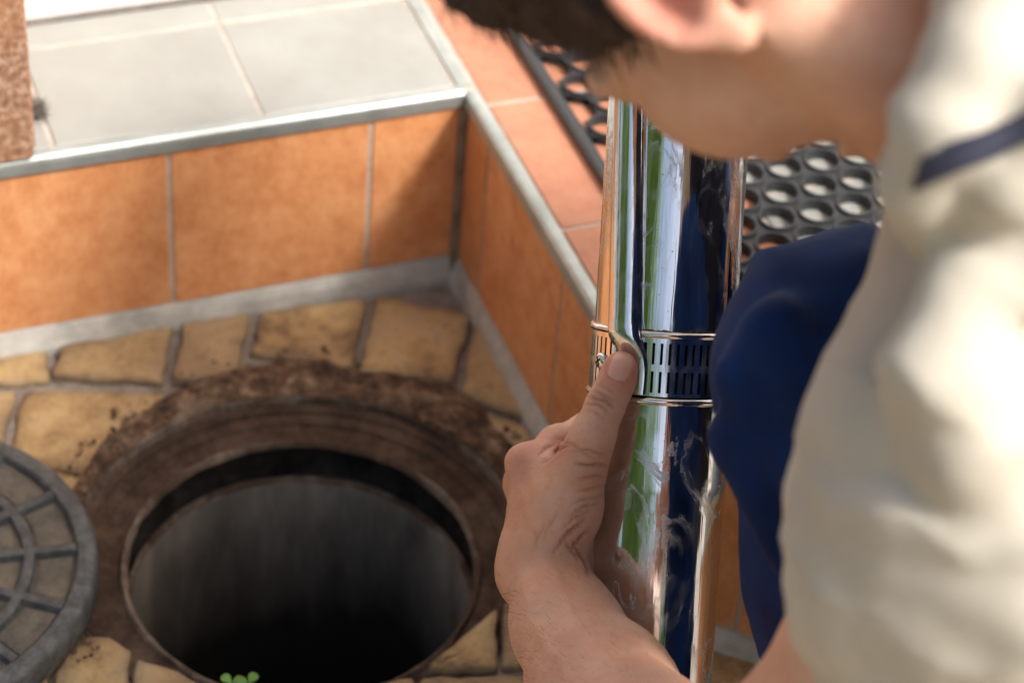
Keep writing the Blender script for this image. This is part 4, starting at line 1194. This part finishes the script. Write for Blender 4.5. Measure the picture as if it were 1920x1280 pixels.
# ================================================================== SMALL THINGS
# crumbs of dirt and grit round the manhole
gb = bmesh.new(); rg = random.Random(11)
for i in range(620):
    a = rg.uniform(0, 2 * math.pi); da = max(0, math.cos(a - ba - .15))
    rr_ = rg.uniform(.157, .176 + .034 * da)
    if rr_ < .157: continue
    p = HOLE + Vector((math.cos(a) * rr_, math.sin(a) * rr_, .0032 if rr_ < .19 else .0016))
    uu, vv = UV(p)
    if uu < .012 or vv > -.012 or near_side(a) > .6: continue
    sz = rg.choice((.0008, .0010, .0014, .0018, .0024)) * rg.uniform(.7, 1.2)
    mtx = Matrix.Translation(p) @ Matrix.Rotation(rg.uniform(0, 6), 4, 'Z') @ Matrix.Diagonal((sz, sz * rg.uniform(.6, 1), sz * .6, 1))
    q = bmesh.ops.create_icosphere(gb, subdivisions=1, radius=1, matrix=mtx)
    for vt in q['verts']: vt.co += Vector((rg.uniform(-1, 1), rg.uniform(-1, 1), rg.uniform(-1, 1))) * sz * .25
grit = obj('grit', gb, M_SOIL); tag(grit, 'loose crumbs of dirt and grit strewn round the manhole rim', 'grit', None, 'stuff')
cw = thing('cobweb', 'dark tuft of cobweb and dust on the pale tile beside the pillar foot', 'cobweb', G(72, 206, H))
rc = random.Random(4); vs, fs = [], []
for i in range(90):
    c = G(60 + rc.uniform(0, 22), 192 + rc.uniform(0, 34), H + .0015) + Vector((0, 0, rc.uniform(0, .004)))
    d = Vector((rc.gauss(0, 1), rc.gauss(0, 1), rc.gauss(0, .3))).normalized() * rc.uniform(.003, .009); s_ = d.orthogonal().normalized() * .00022; o = len(vs)
    vs += [c - d - s_, c - d + s_, c + d + s_, c + d - s_]; fs.append((o, o + 1, o + 2, o + 3))
o = pyd('threads', vs, fs, M_SHOE); keep(o, cw)
wd_ = thing('weed', 'tiny green clover sprig at the near rim of the manhole', 'plant', G(450, 1290, 0))
wc = G(450, 1300, 0)
def leaf(c, d, up, L, w_):
    s = d.cross(up).normalized(); vs = [c]
    for t, q in ((.3, .7), (.6, 1), (.85, .7)): vs += [c + d * L * t + s * w_ * q + up * .001, c + d * L * t - s * w_ * q + up * .001, ]
    vs.append(c + d * L)
    o = pyd('leaf', vs, [(0, 2, 1), (1, 2, 4, 3), (3, 4, 6, 5), (5, 6, 7)], M_WEED, None, True); keep(o, wd_)
for (tx, ty) in ((434, 1281), (466, 1280), (452, 1290)):
    tip = G(tx, ty, .008)
    for a in range(3):
        d = Vector((math.cos(a * 2.1 + tx), math.sin(a * 2.1 + tx), .25)).normalized(); leaf(tip, d, Vector((0, 0, 1)), .0085, .0036)
    s = pyd('stem', [wc, wc + Vector((.0006, 0, 0)), tip + Vector((.0006, 0, 0)), tip], [(0, 1, 2, 3)], M_WEED); keep(s, wd_)

# ================================================================== GARDEN BEHIND THE VIEWER (seen in the pipe)
leafm = None
def crown_mesh(n, rad, seed):
    rng = random.Random(seed); vs, fs = [], []
    cl = [(Vector((rng.gauss(0, 1), rng.gauss(0, 1), rng.gauss(0, .8))).normalized() * rng.uniform(.35, 1)) for _ in range(26)]
    for i in range(n):
        c = rng.choice(cl); p = Vector((c.x * rad, c.y * rad, c.z * rad * 1.1)) + Vector((rng.gauss(0, 1), rng.gauss(0, 1), rng.gauss(0, 1))) * rad * .17
        d = Vector((rng.gauss(0, 1), rng.gauss(0, 1), rng.gauss(0, .6))).normalized(); s = d.orthogonal().normalized()
        L, w_ = rng.uniform(.09, .16), rng.uniform(.04, .06); o = len(vs)
        vs += [p, p + d * L * .5 + s * w_, p + d * L, p + d * L * .5 - s * w_]; fs.append((o, o + 1, o + 2, o + 3))
    m = bpy.data.meshes.new('crown'); m.from_pydata([tuple(v) for v in vs], [], fs); m.materials.append(M_LEAF); return m
cms = [crown_mesh(5200, 1.5, 3), crown_mesh(5200, 1.7, 5)]
for i, (x, y, h_, sc) in enumerate(((-3.4, -3.6, 2.3, 1.0), (-5.6, -2.6, 2.6, 1.2), (-1.6, -5.4, 2.4, 1.1), (-4.6, -6.2, 3.0, 1.5), (1.4, -5.8, 2.4, 1.1), (4.2, -5.2, 2.6, 1.2))):
    t = thing('garden_tree', ['leafy green garden tree nearest the patio', 'leafy garden tree at the far left of the lawn', 'leafy garden tree standing behind the viewer', 'tall garden tree at the back left of the lawn', 'leafy garden tree right of the lawn centre', 'leafy garden tree at the far right of the lawn'][i], 'tree', (x, y, 0), 'trees round the lawn')
    c = bpy.data.objects.new('crown', cms[i % 2]); COL.objects.link(c); c.location = (0, 0, h_ * .95); c.scale = (sc,) * 3; c.rotation_euler = (0, 0, i * 1.3); c.parent = t
    v_, f_ = lathe([(.13, -.02), (.10, .5), (.08, h_ * .6), (.03, h_ * 1.3)], 10); pyd('trunk', v_, f_, M_BARK, t, True)
print('tris', sum(len(o.data.polygons) * 2 for o in COL.objects if o.type == 'MESH'))
